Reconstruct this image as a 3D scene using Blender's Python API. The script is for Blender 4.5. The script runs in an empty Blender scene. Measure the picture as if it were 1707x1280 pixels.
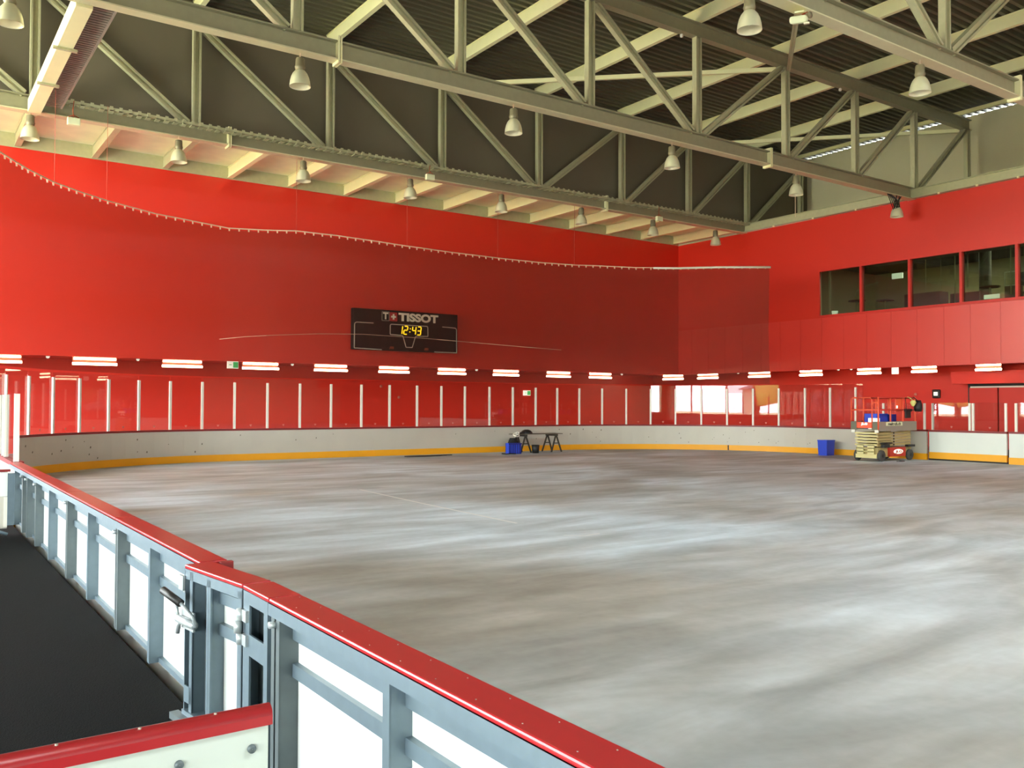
import bpy, math, random
from mathutils import Vector, Matrix
random.seed(7)
SC = bpy.context.scene
COL = SC.collection
PI = math.pi

# ---------------------------------------------------------------- camera
# world: x runs along the long red wall, y runs into the hall, z up; rink floor z = 0
CAM_H = 2.0
F_PX, YAW, PITCH, ROLL = 1472.05, 0.609124, 0.0235177, 0.0034154
fw = Vector((math.sin(YAW)*math.cos(PITCH), math.cos(YAW)*math.cos(PITCH), math.sin(PITCH)))
rt = Vector((math.cos(YAW), -math.sin(YAW), 0))
up = rt.cross(fw)
rt2 = rt*math.cos(ROLL) + up*math.sin(ROLL)
up2 = -rt*math.sin(ROLL) + up*math.cos(ROLL)
cd = bpy.data.cameras.new('camera'); cam = bpy.data.objects.new('camera', cd); COL.objects.link(cam)
cam.matrix_world = Matrix(((rt2.x, up2.x, -fw.x, 0), (rt2.y, up2.y, -fw.y, 0), (rt2.z, up2.z, -fw.z, CAM_H), (0, 0, 0, 1)))
cd.sensor_width = 36.0; cd.lens = F_PX/1707*36.0; cd.clip_end = 500; cd.clip_start = 0.05
SC.camera = cam

# ---------------------------------------------------------------- world, daylight, exposure
w = bpy.data.worlds.new('World'); SC.world = w; w.use_nodes = True
nt = w.node_tree; nt.nodes.clear()
bg = nt.nodes.new('ShaderNodeBackground'); ow = nt.nodes.new('ShaderNodeOutputWorld')
bg.inputs[0].default_value = (0.88, 0.96, 1.0, 1); bg.inputs[1].default_value = 28.0
nt.links.new(bg.outputs[0], ow.inputs[0])

def portal(loc, rot, sx, sy):
    ld = bpy.data.lights.new('daylight_portal', 'AREA'); ld.shape = 'RECTANGLE'; ld.size = sx; ld.size_y = sy
    ld.cycles.is_portal = True
    o = bpy.data.objects.new('daylight_portal', ld); COL.objects.link(o); o.location = loc; o.rotation_euler = rot
    return o
OPX = -10.0                     # the open glazed side of the hall
OPENINGS = ((-24.0, 20.0, 1.2, 4.6), (20.6, 34.6, 1.2, 14.5))     # y0, y1, z0, z1: low part and tall part, sized to shape the light on the walls
for a_, b_, c_, d_ in OPENINGS: portal((OPX-0.4, (a_+b_)/2, (c_+d_)/2), (PI/2, 0, -PI/2), b_-a_, d_-c_)

# unseen roof opening added to brighten the floor, and sunshine on the ground outside (the sun stands behind the hall)
RL = (5.0, 33.0, -8.5, -4.6)
portal(((RL[0]+RL[1])/2, (RL[2]+RL[3])/2, 16.4), (0, 0, 0), RL[1]-RL[0], RL[3]-RL[2])
sd = bpy.data.lights.new('sun', 'SUN'); sd.energy = 85.0; sd.angle = 0.01; sd.color = (1.0, 0.97, 0.91)
so = bpy.data.objects.new('sun', sd); COL.objects.link(so); so.rotation_euler = (0, math.radians(48), math.radians(8))

SC.view_settings.view_transform = 'Standard'; SC.view_settings.look = 'None'
SC.view_settings.gamma = 1.0; SC.view_settings.use_curve_mapping = False
SC.view_settings.exposure = 0.0
SC.cycles.max_bounces = 8; SC.cycles.diffuse_bounces = 5; SC.cycles.transparent_max_bounces = 16
SC.cycles.caustics_reflective = False; SC.cycles.caustics_refractive = False
SC.cycles.sample_clamp_indirect = 8.0

# ---------------------------------------------------------------- materials
def lin(c):
    return tuple((x/255/12.92 if x/255 <= 0.04045 else ((x/255+0.055)/1.055)**2.4) for x in c) + (1.0,)
MATS = {}
def mat(name, rgb, rough=0.6, metal=0.0, spec=0.5, var=0.06, vscale=3.0, bump=0.0, bscale=40.0, emit=None, es=1.0, coat=0.0):
    m = bpy.data.materials.new(name); m.use_nodes = True; n = m.node_tree.nodes; l = m.node_tree.links
    b = n['Principled BSDF']; b.inputs['Roughness'].default_value = rough; b.inputs['Metallic'].default_value = metal
    b.inputs['Specular IOR Level'].default_value = spec; b.inputs['Coat Weight'].default_value = coat
    c = lin(rgb)
    if var > 0:
        tc = n.new('ShaderNodeTexCoord'); no = n.new('ShaderNodeTexNoise'); no.inputs['Scale'].default_value = vscale
        no.inputs['Detail'].default_value = 5; l.new(tc.outputs['Object'], no.inputs['Vector'])
        mx = n.new('ShaderNodeMix'); mx.data_type = 'RGBA'
        mx.inputs[6].default_value = tuple(max(0, x*(1-var)) for x in c[:3]) + (1,)
        mx.inputs[7].default_value = tuple(min(1, x*(1+var)) for x in c[:3]) + (1,)
        l.new(no.outputs['Fac'], mx.inputs[0]); l.new(mx.outputs[2], b.inputs['Base Color'])
        if bump:
            n2 = n.new('ShaderNodeTexNoise'); n2.inputs['Scale'].default_value = bscale; l.new(tc.outputs['Object'], n2.inputs['Vector'])
            bp = n.new('ShaderNodeBump'); bp.inputs['Strength'].default_value = bump; bp.inputs['Distance'].default_value = 0.02
            l.new(n2.outputs['Fac'], bp.inputs['Height']); l.new(bp.outputs[0], b.inputs['Normal'])
    else:
        b.inputs['Base Color'].default_value = c
    if emit:
        b.inputs['Emission Color'].default_value = lin(emit); b.inputs['Emission Strength'].default_value = es
    MATS[name] = m
    return m

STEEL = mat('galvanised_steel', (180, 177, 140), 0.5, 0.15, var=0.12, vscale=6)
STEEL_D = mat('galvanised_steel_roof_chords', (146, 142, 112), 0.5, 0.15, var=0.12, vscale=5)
PURLIN = mat('cream_primed_steel', (250, 245, 194), 0.55, var=0.05)
FLANGE = mat('lit_steel_flange', (212, 206, 166), 0.5, 0.1, var=0.08, vscale=4)  # steel lightened to paint in the light on the flange undersides
DECK = mat('roof_deck_metal', (92, 88, 66), 0.6, 0.1, var=0.12, vscale=0.6)
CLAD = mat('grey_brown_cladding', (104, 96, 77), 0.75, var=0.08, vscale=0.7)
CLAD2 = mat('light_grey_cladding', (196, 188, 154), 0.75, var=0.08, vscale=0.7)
SOFFIT = mat('cream_soffit_board', (236, 240, 196), 0.8, var=0.16, vscale=1.3)
REDW = mat('red_painted_wall', (208, 42, 25), 0.42, var=0.03, vscale=0.35, bump=0.02, bscale=8)
REDP = mat('glossy_red_panel', (212, 48, 34), 0.33, spec=0.8, var=0.03, vscale=0.4, coat=0.2)
REDW2 = mat('red_lower_wall', (208, 44, 26), 0.5, var=0.05, vscale=0.5)
REDTRIM = mat('red_trim', (196, 36, 24), 0.45, var=0.03)
WHITEB = mat('white_board_panel', (222, 226, 218), 0.4, var=0.05, vscale=1.5)
WHITED = mat('white_divider_board', (190, 198, 188), 0.4, var=0.02)
WHITEP = mat('white_polyethylene', (228, 232, 226), 0.35, var=0.02)
BOARDF = mat('scuffed_white_board', (194, 189, 176), 0.4, var=0.09, vscale=1.2)
YELLOW = mat('yellow_kickplate', (240, 168, 20), 0.45, var=0.05)
CAPR = mat('red_cap_rail', (158, 34, 38), 0.3, var=0.06, vscale=8)
CAPD = mat('dark_red_cap_rail', (124, 26, 28), 0.45, var=0.05)
GALV = mat('bluish_galvanised_frame', (104, 120, 129), 0.45, 0.35, var=0.14, vscale=14)
GALVD = mat('dull_galvanised_frame', (92, 102, 104), 0.5, 0.35, var=0.16, vscale=14)
ALU = mat('white_aluminium_post', (232, 228, 214), 0.4, var=0.03)
RUBBER = mat('black_rubber_floor', (10, 11, 10), 0.95, spec=0.08, var=0.2, vscale=30, bump=0.3, bscale=120)
BLACK = mat('black_plastic', (26, 24, 22), 0.5, var=0.1)
BLACKG = mat('scoreboard_face', (14, 11, 10), 0.7, spec=0.1, var=0.1)
LETTER = mat('cream_lettering', (240, 232, 208), 0.5, var=0)
LINEM = mat('grey_marking', (196, 188, 170), 0.5, var=0)
SWISS = mat('red_square', (176, 32, 30), 0.5, var=0)
ORANGE_MARK = mat('orange_mark', (170, 74, 30), 0.5, var=0)
LED = mat('led_digits', (255, 214, 40), 0.5, var=0, emit=(255, 205, 20), es=1.7)
TUBE = mat('fluorescent_tube', (255, 240, 220), 0.5, var=0, emit=(255, 224, 180), es=30.0)
FIXD = mat('dark_fixture_body', (120, 60, 45), 0.5, var=0.02)  # darkened so the strip between the glowing tubes looks dim
LAMPH = mat('grey_lamp_housing', (128, 120, 92), 0.5, 0.3, var=0.1)
LAMPR = mat('aluminium_reflector', (232, 228, 190), 0.3, 0.35, var=0.06)
LAMPI = mat('reflector_inside', (240, 232, 200), 0.35, 0.2, var=0.03)
GREEN = mat('exit_sign_green', (40, 150, 80), 0.5, var=0, emit=(60, 190, 100), es=0.8)
GLOWW = mat('glowing_white', (235, 240, 225), 0.5, var=0, emit=(235, 245, 225), es=1.0)  # self-glowing; also lifts unlit boxes, pot, sheet, clock face and stickers
BLUE = mat('blue_plastic', (38, 72, 200), 0.45, var=0.05)
BLUED = mat('dark_blue_plastic', (24, 34, 120), 0.5, var=0.05)
LIFTY = mat('cream_lift_paint', (214, 202, 142), 0.5, var=0.06)
LIFTB = mat('shaded_lift_paint', (176, 156, 100), 0.5, var=0.08)  # the cream paint darkened for the sides turned from the light
LIFTO = mat('orange_lift_paint', (240, 96, 62), 0.45, var=0.05)
LIFTR = mat('red_lift_panel', (190, 44, 28), 0.45, var=0.05)
LIFTG = mat('grey_lift_deck', (150, 142, 126), 0.55, var=0.08)
TYRE = mat('grey_tyre', (74, 72, 68), 0.8, var=0.1)
WOODD = mat('dark_wood', (62, 56, 48), 0.7, var=0.2)
WOODG = mat('grey_plank', (104, 94, 78), 0.7, var=0.15)
FRAMER = mat('red_window_frame', (200, 36, 24), 0.45, var=0.02)
ROOMW = mat('restaurant_beige_wall', (170, 166, 126), 0.8, var=0.08)
ROOMD = mat('restaurant_dark_ceiling', (52, 52, 40), 0.8, var=0.2)
ROOMF = mat('restaurant_furniture', (96, 62, 48), 0.6, var=0.15)
CONC = mat('concrete_column', (110, 108, 90), 0.7, var=0.1)
GALVL = mat('bright_zinc', (176, 184, 184), 0.4, 0.4, var=0.05)
YELO = mat('yellow_plastic', (226, 220, 130), 0.5, var=0)
WIRE2 = mat('pinkish_wire', (190, 90, 70), 0.6, var=0)
WIRE = mat('pale_wire', (226, 200, 170), 0.5, var=0)
FLINE = mat('pale_floor_line', (214, 212, 204), 0.6, var=0.05)
GRASS = mat('outdoor_grass', (190, 190, 150), 0.9, var=0.2, vscale=0.3)
GROUNDB = mat('outdoor_bright_ground', (222, 216, 204), 0.9, var=0.1)  # made very pale to bounce daylight up into the hall
HOUSE = mat('outdoor_house_wall', (190, 170, 160), 0.8, var=0.05)
ROOFM = mat('outdoor_house_roof', (120, 90, 90), 0.8, var=0.1)
LEAF = mat('outdoor_leaves', (150, 150, 80), 0.8, var=0.3, vscale=2)

def glassmat(name, tint, refl):
    m = bpy.data.materials.new(name); m.use_nodes = True; n = m.node_tree.nodes; l = m.node_tree.links; n.clear()
    o = n.new('ShaderNodeOutputMaterial'); t = n.new('ShaderNodeBsdfTransparent'); g = n.new('ShaderNodeBsdfGlossy')
    t.inputs[0].default_value = tint; g.inputs['Roughness'].default_value = 0.015
    ge = n.new('ShaderNodeNewGeometry'); dt = n.new('ShaderNodeVectorMath'); dt.operation = 'DOT_PRODUCT'
    l.new(ge.outputs['Normal'], dt.inputs[0]); l.new(ge.outputs['Incoming'], dt.inputs[1])
    ab = n.new('ShaderNodeMath'); ab.operation = 'ABSOLUTE'; l.new(dt.outputs['Value'], ab.inputs[0])
    om = n.new('ShaderNodeMath'); om.operation = 'SUBTRACT'; om.inputs[0].default_value = 1.0; l.new(ab.outputs[0], om.inputs[1])
    lw = n.new('ShaderNodeMath'); lw.operation = 'POWER'; lw.inputs[1].default_value = 5.0; l.new(om.outputs[0], lw.inputs[0])
    ma = n.new('ShaderNodeMath'); ma.operation = 'MULTIPLY_ADD'; ma.inputs[1].default_value = 0.9; ma.inputs[2].default_value = 0.04*refl
    mx = n.new('ShaderNodeMixShader'); l.new(lw.outputs[0], ma.inputs[0]); l.new(ma.outputs[0], mx.inputs[0])
    l.new(t.outputs[0], mx.inputs[1]); l.new(g.outputs[0], mx.inputs[2]); l.new(mx.outputs[0], o.inputs[0])
    return m
GLASS = glassmat('rink_glass', (0.93, 0.93, 0.93, 1), 0.8)
GLASSW = glassmat('window_glass', (0.62, 0.68, 0.60, 1), 1.0)

def netmat():
    m = bpy.data.materials.new('fine_dark_net'); m.use_nodes = True; n = m.node_tree.nodes; l = m.node_tree.links; n.clear()
    o = n.new('ShaderNodeOutputMaterial'); t = n.new('ShaderNodeBsdfTransparent'); d = n.new('ShaderNodeBsdfDiffuse')
    d.inputs[0].default_value = (0.095, 0.04, 0.03, 1); mx = n.new('ShaderNodeMixShader'); mx.inputs[0].default_value = 0.42  # dark and dense so the wall behind looks more shaded
    l.new(t.outputs[0], mx.inputs[1]); l.new(d.outputs[0], mx.inputs[2]); l.new(mx.outputs[0], o.inputs[0])
    return m
NET = netmat()

def floormat():
    m = bpy.data.materials.new('dusty_concrete'); m.use_nodes = True; n = m.node_tree.nodes; l = m.node_tree.links
    b = n['Principled BSDF']; tc = n.new('ShaderNodeTexCoord')
    def noise(scale, rz, sc, detail=6, dist=0.0):
        mp = n.new('ShaderNodeMapping'); mp.inputs['Rotation'].default_value = (0, 0, rz); mp.inputs['Scale'].default_value = sc
        l.new(tc.outputs['Object'], mp.inputs['Vector']); no = n.new('ShaderNodeTexNoise')
        no.inputs['Scale'].default_value = scale; no.inputs['Detail'].default_value = detail; no.inputs['Distortion'].default_value = dist
        l.new(mp.outputs[0], no.inputs['Vector']); return no.outputs['Fac']
    def ramp(src, p0, c0, p1, c1):
        r = n.new('ShaderNodeValToRGB'); r.color_ramp.elements[0].position = p0; r.color_ramp.elements[0].color = c0
        r.color_ramp.elements[1].position = p1; r.color_ramp.elements[1].color = c1; l.new(src, r.inputs[0]); return r.outputs[0]
    def mix(a, bb, f, mode='MIX'):
        x = n.new('ShaderNodeMix'); x.data_type = 'RGBA'; x.blend_type = mode
        if isinstance(f, float): x.inputs[0].default_value = f
        else: l.new(f, x.inputs[0])
        l.new(a, x.inputs[6]); l.new(bb, x.inputs[7]); return x.outputs[2]
    base = ramp(noise(0.16, 0.4, (1, 1.4, 1), 4, 0.6), 0.36, lin((156, 152, 142)), 0.66, lin((198, 209, 214)))
    st1 = ramp(noise(0.55, 0.35, (0.45, 1.25, 1), 8, 1.6), 0.36, (0.76, 0.76, 0.75, 1), 0.68, (1.20, 1.21, 1.22, 1))
    st2 = ramp(noise(0.9, -0.5, (0.3, 1.5, 1), 8, 1.2), 0.38, (0.86, 0.86, 0.85, 1), 0.66, (1.12, 1.12, 1.13, 1))
    fine = ramp(noise(9, 0.2, (1, 1, 1), 8), 0.3, (0.93, 0.93, 0.92, 1), 0.7, (1.05, 1.05, 1.05, 1))
    c = mix(mix(mix(base, st1, 0.9, 'MULTIPLY'), st2, 0.9, 'MULTIPLY'), fine, 0.8, 'MULTIPLY')
    l.new(c, b.inputs['Base Color'])
    r = n.new('ShaderNodeMapRange'); r.inputs[3].default_value = 0.42; r.inputs[4].default_value = 0.7
    l.new(noise(0.5, 0.5, (0.4, 1.2, 1)), r.inputs[0]); l.new(r.outputs[0], b.inputs['Roughness'])
    b.inputs['Specular IOR Level'].default_value = 0.45
    return m
FLOOR = floormat()

# ---------------------------------------------------------------- mesh helpers
class MB:
    def __init__(s): s.v = []; s.f = []; s.smooth = []
    def add(s, vs, fs, smooth=False):
        b = len(s.v); s.v += [tuple(p) for p in vs]; s.f += [tuple(i+b for i in f) for f in fs]; s.smooth += [smooth]*len(fs); return s
    def box(s, x0, x1, y0, y1, z0, z1):
        x0, x1 = sorted((x0, x1)); y0, y1 = sorted((y0, y1)); z0, z1 = sorted((z0, z1))
        return s.add([(x0, y0, z0), (x1, y0, z0), (x1, y1, z0), (x0, y1, z0), (x0, y0, z1), (x1, y0, z1), (x1, y1, z1), (x0, y1, z1)],
                     [(0, 3, 2, 1), (4, 5, 6, 7), (0, 1, 5, 4), (1, 2, 6, 5), (2, 3, 7, 6), (3, 0, 4, 7)])
    def obox(s, p, q, hd, h, wd):
        """box from p to q, height h along hd, width wd across"""
        p = Vector(p); q = Vector(q); a = (q-p).normalized(); d = Vector(hd); d = (d - a*d.dot(a)).normalized(); c = a.cross(d)
        vs = []
        for e in (p, q):
            for i, j in ((-1, -1), (1, -1), (1, 1), (-1, 1)): vs.append(e + d*(h/2*i) + c*(wd/2*j))
        return s.add(vs, [(0, 1, 2, 3), (7, 6, 5, 4), (0, 4, 5, 1), (1, 5, 6, 2), (2, 6, 7, 3), (3, 7, 4, 0)])
    def ibeam(s, p, q, hd, h, wd, tf=0.03, tw=0.03):
        p = Vector(p); q = Vector(q); a = (q-p).normalized(); d = Vector(hd); d = (d - a*d.dot(a)).normalized()
        s.obox(p, q, d, h-2*tf, tw); o = d*(h/2-tf/2)
        s.obox(p+o, q+o, d, tf, wd); s.obox(p-o, q-o, d, tf, wd); return s
    def tube(s, pts, r, n=8, cap=True):
        pts = [Vector(p) for p in pts]; rings = []
        for i, p in enumerate(pts):
            t = (pts[min(i+1, len(pts)-1)] - pts[max(i-1, 0)]).normalized()
            u = Vector((0, 0, 1)) if abs(t.z) < 0.9 else Vector((1, 0, 0))
            e1 = t.cross(u).normalized(); e2 = t.cross(e1)
            rings.append([p + e1*(r*math.cos(2*PI*k/n)) + e2*(r*math.sin(2*PI*k/n)) for k in range(n)])
        vs = [v for g in rings for v in g]; fs = []
        for i in range(len(rings)-1):
            for k in range(n): fs.append((i*n+k, i*n+(k+1) % n, (i+1)*n+(k+1) % n, (i+1)*n+k))
        if cap: fs += [tuple(range(n)), tuple(range((len(rings)-1)*n, len(rings)*n))[::-1]]
        return s.add(vs, fs, True)
    def lathe(s, c, prof, n=20, axis='z'):
        c = Vector(c); vs = []; fs = []
        for r, z in prof:
            for k in range(n):
                a = 2*PI*k/n; x, y = r*math.cos(a), r*math.sin(a)
                vs.append(c + (Vector((x, y, z)) if axis == 'z' else (Vector((x, z, y)) if axis == 'y' else Vector((z, x, y)))))
        for i in range(len(prof)-1):
            for k in range(n): fs.append((i*n+k, i*n+(k+1) % n, (i+1)*n+(k+1) % n, (i+1)*n+k))
        return s.add(vs, fs, True)
    def strip(s, path, off0, off1, z0, z1, normals):
        """solid wall following a plan path, between two offsets along the normals"""
        vs = []; fs = []
        for (x, y), (nx, ny) in zip(path, normals):
            for o, z in ((off0, z0), (off1, z0), (off1, z1), (off0, z1)): vs.append((x+nx*o, y+ny*o, z))
        for i in range(len(path)-1):
            for k in range(4):
                a, b = i*4+k, i*4+(k+1) % 4; fs.append((a, b, b+4, a+4))
        fs += [(0, 1, 2, 3), tuple(len(vs)-4+k for k in (3, 2, 1, 0))]
        return s.add(vs, fs)
    def build(s, name, m, parent=None, kind=None, origin=None, bevel=0.0):
        me = bpy.data.meshes.new(name)
        if parent is not None: o = Vector(parent_loc(parent))
        elif origin is not None: o = Vector(origin)
        else:
            xs, ys, zs = zip(*s.v); o = Vector(((min(xs)+max(xs))/2, (min(ys)+max(ys))/2, min(zs)))
        me.from_pydata([tuple(Vector(v)-o) for v in s.v], [], s.f); me.update()
        me.polygons.foreach_set('use_smooth', s.smooth)
        me.materials.append(m)
        import bmesh
        bm = bmesh.new(); bm.from_mesh(me); bmesh.ops.recalc_face_normals(bm, faces=bm.faces); bm.to_mesh(me); bm.free()
        ob = bpy.data.objects.new(name, me); COL.objects.link(ob)
        if parent is not None: ob.parent = parent
        else: ob.location = o
        if kind: ob['kind'] = kind
        if bevel:
            b = ob.modifiers.new('bevel', 'BEVEL'); b.width = bevel; b.segments = 2; b.limit_method = 'ANGLE'
        return ob
def parent_loc(p):
    v = Vector((0, 0, 0))
    while p is not None: v += p.location; p = p.parent
    return v
def tag(o, label, cat, group=None, kind=None):
    o['label'] = label; o['category'] = cat
    if group: o['group'] = group
    if kind: o['kind'] = kind
    return o
def thing(name, label, cat, loc, group=None):
    o = bpy.data.objects.new(name, None); COL.objects.link(o); o.location = loc; o.empty_display_size = 0.2
    return tag(o, label, cat, group)
def struct(name, mb, m, kind='structure'):
    return mb.build(name, m, None, kind)
def copy_tree(o, parent=None):
    c = o.copy(); COL.objects.link(c); c.parent = parent
    for ch in list(o.children): copy_tree(ch, c)
    return c
def text(name, s, m, parent, loc, rot, size, extrude=0.005, bold=0.0, xs=1.0, align='CENTER', fit=None):
    cu = bpy.data.curves.new(name, 'FONT'); cu.body = s; cu.size = size; cu.extrude = extrude; cu.offset = bold
    cu.align_x = align; cu.align_y = 'CENTER'
    t = bpy.data.objects.new(name+'_tmp', cu); COL.objects.link(t); bpy.context.view_layer.update()
    me = bpy.data.meshes.new_from_object(t.evaluated_get(bpy.context.evaluated_depsgraph_get()))
    bpy.data.objects.remove(t)
    me.materials.clear(); me.materials.append(m)
    if fit:
        xa = min(v.co.x for v in me.vertices); xb = max(v.co.x for v in me.vertices); ya = min(v.co.y for v in me.vertices); yb = max(v.co.y for v in me.vertices)
        for v in me.vertices: v.co.x = (v.co.x-(xa+xb)/2)*fit[0]/(xb-xa); v.co.y = (v.co.y-(ya+yb)/2)*fit[1]/(yb-ya)
    o = bpy.data.objects.new(name, me); COL.objects.link(o); o.parent = parent
    o.location = Vector(loc) - parent_loc(parent); o.rotation_euler = rot; o.scale = (xs, 1, 1)
    return o
ORD = ['first', 'second', 'third', 'fourth', 'fifth', 'sixth', 'seventh', 'eighth', 'ninth', 'tenth', 'eleventh', 'twelfth',
       'thirteenth', 'fourteenth', 'fifteenth', 'sixteenth', 'seventeenth', 'eighteenth', 'nineteenth', 'twentieth']
def ordn(i):
    if i < 20: return ORD[i]
    t = {2: 'twenty', 3: 'thirty', 4: 'forty'}[(i+1)//10]
    r = (i+1) % 10
    return {20: 'twentieth', 30: 'thirtieth', 40: 'fortieth'}[i+1] if r == 0 else t + '-' + ORD[r-1]

# ---------------------------------------------------------------- building shell
W1, W2 = 35.27, 36.0           # upper red walls
L1, L2 = 40.0, 38.6            # recessed lower red walls
SOF, TOPZ = 3.7, 10.95
YB = -25.0                     # wall behind the camera
DZ = 15.78                     # underside of roof deck
struct('floor', MB().box(OPX-0.3, L2+0.3, YB, L1+0.3, -0.3, 0), FLOOR)
struct('wall_left', MB().box(OPX, W2, W1, W1+0.08, SOF, TOPZ+0.02), REDW)
# upper right wall with the restaurant window band
WY1, WY0, WZ0, WZ1 = 26.03, 12.4, 6.28, 8.38
mb = MB()
mb.box(W2, W2+0.08, WY1, W1, SOF, TOPZ).box(W2, W2+0.08, YB, WY0, SOF, TOPZ)
mb.box(W2, W2+0.08, WY0, WY1, SOF, WZ0).box(W2, W2+0.25, WY0, WY1, WZ1, TOPZ)
struct('wall_right', mb, REDW)
# smooth glossy panels under the window band, with open joints
mb = MB(); ys = [W1]+[34.25-1.19*k for k in range(10)]+[22.35, 21.14, 19.95, 18.84, 17.64, 16.45, 15.26, 14.07, 12.88, 11.7]
for a_, b_ in zip(ys[:-1], ys[1:]): mb.box(W2-0.012, W2, b_+0.005, a_-0.005, SOF+0.02, WZ0-0.11)
struct('trim_1', mb, REDP)
struct('wall_left_lower', MB().box(OPX, L2+0.3, L1, L1+0.3, 0, 4.0), REDW2)
struct('wall_right_lower', MB().box(L2, L2+0.3, YB, L1, 0, 4.0), REDW2)
mb = MB(); mb.box(OPX, L2, W1+0.04, L1, 3.80, 4.0).box(W2+0.04, L2, YB, W1+0.04, 3.80, 4.0)
struct('ceiling_passage', mb, REDW2)
# cladding above
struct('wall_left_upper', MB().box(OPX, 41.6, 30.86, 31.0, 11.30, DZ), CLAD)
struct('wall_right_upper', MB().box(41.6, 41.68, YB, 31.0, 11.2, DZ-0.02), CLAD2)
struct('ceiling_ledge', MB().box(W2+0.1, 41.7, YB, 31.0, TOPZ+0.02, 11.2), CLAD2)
struct('ceiling_soffit', MB().box(OPX, W2+4, 31.0, W1+1.3, 11.46, 11.56), SOFFIT)
struct('trim_2', MB().box(OPX, W2+0.2, W1-0.06, W1+0.05, TOPZ+0.02, 11.46), STEEL)
struct('trim_3', MB().box(W2-0.06, W2+0.1, 31.0, W1, TOPZ, 11.47), CLAD2)
# corrugated roof deck
mb = MB(); vs = []; pitch = 0.33; hh = 0.15; y = RL[3]+0.1
while y < 31.2:
    for dy, z in ((0, 0), (0.13, 0), (0.165, hh), (0.295, hh)): vs.append((y+dy, DZ+z))
    y += pitch
n = len(vs)
mb.add([(OPX, a, z) for a, z in vs] + [(41.85, a, z) for a, z in vs], [(i, i+1, n+i+1, n+i) for i in range(n-1)])
deck = struct('ceiling', mb, DECK)
mb = MB().box(OPX, 42, YB, RL[2], DZ, DZ+0.2).box(OPX, 42, RL[3], RL[3]+0.6, DZ+0.152, DZ+0.2).box(OPX, RL[0], RL[2], RL[3], DZ, DZ+0.2).box(RL[1], 42, RL[2], RL[3], DZ, DZ+0.2)
struct('ceiling_added_opening_frame', mb, DECK)  # surrounds the added roof opening
# the glazed side (behind the camera to the left) and the wall behind
mb = MB()
mb.box(OPX-0.3, OPX, YB, W1+5, 0, 1.2).box(OPX-0.3, OPX, YB, W1+5, 14.5, DZ+0.2).box(OPX-0.3, OPX, YB, 20.6, 4.6, 14.5)
mb.box(OPX-0.3, OPX, 34.6, W1+5, 1.2, 14.5).box(OPX-0.3, OPX, YB, -24, 1.2, 4.6).box(OPX-0.3, OPX, 20, 20.6, 1.2, 4.6)
struct('wall_open_side', mb, CLAD2)
mb = MB(); y = -19.5
while y < 34: mb.box(OPX-0.2, OPX-0.05, y-0.05, y+0.05, 1.2, 14.5 if y > 20.6 else 4.6); y += 4.5
struct('trim_4', mb, STEEL)
struct('wall_back', MB().box(OPX-0.3, 42, YB-0.3, YB, 0, DZ+0.2), CLAD2)
# black rubber floor of the players' area
struct('floor_bench', MB().box(OPX, 1.38, YB, 30, -0.1, 0.28), RUBBER)

# faint pale scratches on the bare floor
struct('trim_5', MB().obox((8.96, 19.06, 0.0005), (8.78, 15.85, 0.0005), (0, 0, 1), 0.001, 0.05).obox((8.78, 15.85, 0.0005), (8.64, 12.23, 0.0005), (0, 0, 1), 0.001, 0.05), FLINE)
struct('trim_6', MB().obox((8.45, 10.71, 0.0005), (8.68, 10.48, 0.0005), (0, 0, 1), 0.001, 0.03).obox((8.68, 10.48, 0.0005), (9.04, 10.55, 0.0005), (0, 0, 1), 0.001, 0.03), FLINE)

# ---------------------------------------------------------------- roof trusses
NODES = [-21, -16.1, -11.3, -6.4, -1.5, 3.34, 8.2, 13.05, 17.85, 22.7, 27.5, 31.9, 36.2, 40.6]
TBZ, TTZ = 10.93, 14.8
def truss(y, label, end_bottom):
    t = thing('roof_truss', label, 'truss', (22.7, y, TBZ))
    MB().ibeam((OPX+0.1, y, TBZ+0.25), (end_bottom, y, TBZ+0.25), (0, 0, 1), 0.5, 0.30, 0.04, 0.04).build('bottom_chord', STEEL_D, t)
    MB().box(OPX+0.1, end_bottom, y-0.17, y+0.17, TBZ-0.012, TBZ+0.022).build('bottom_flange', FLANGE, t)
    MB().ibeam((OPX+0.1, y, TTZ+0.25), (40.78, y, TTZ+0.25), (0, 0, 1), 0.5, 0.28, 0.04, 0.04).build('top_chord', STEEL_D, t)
    for u in NODES:
        z0 = TBZ+0.5 if u < 36.1 else 11.22
        MB().ibeam((u, y, z0), (u, y, TTZ), (1, 0, 0), 0.27, 0.2, 0.06, 0.03).build('vertical_post', STEEL, t)
    for i in range(len(NODES)-1):
        a, b = NODES[i], NODES[i+1]
        if b <= 22.8: p, q = (a+0.2, y, TTZ-0.02), (b-0.28, y, TBZ+0.52)
        else: p, q = (b-0.2, y, TTZ-0.02), (a+0.28, y, TBZ+0.52)
        MB().ibeam(p, q, (0, 0, 1), 0.24, 0.18, 0.07, 0.03).build('diagonal_brace', STEEL, t)
    for u in ((9.3, 26.45)):
        m = MB()
        for s in (-1, 1): m.box(u+s*0.035-0.02, u+s*0.035+0.02, y-0.19, y+0.19, TBZ-0.09, TBZ+0.62)
        m.build('splice_plate', PURLIN, t)
    return t
TY = (30.55, 21.34, 12.5)
truss(TY[0], 'farthest galvanised roof truss, standing against the grey-brown cladding above the soffit', 36.0)
truss(TY[1], 'middle galvanised roof truss crossing the whole picture, five bell lamps under it', 36.0)
truss(TY[2], 'nearest roof truss, seen only at the top right corner', 36.0)
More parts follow.
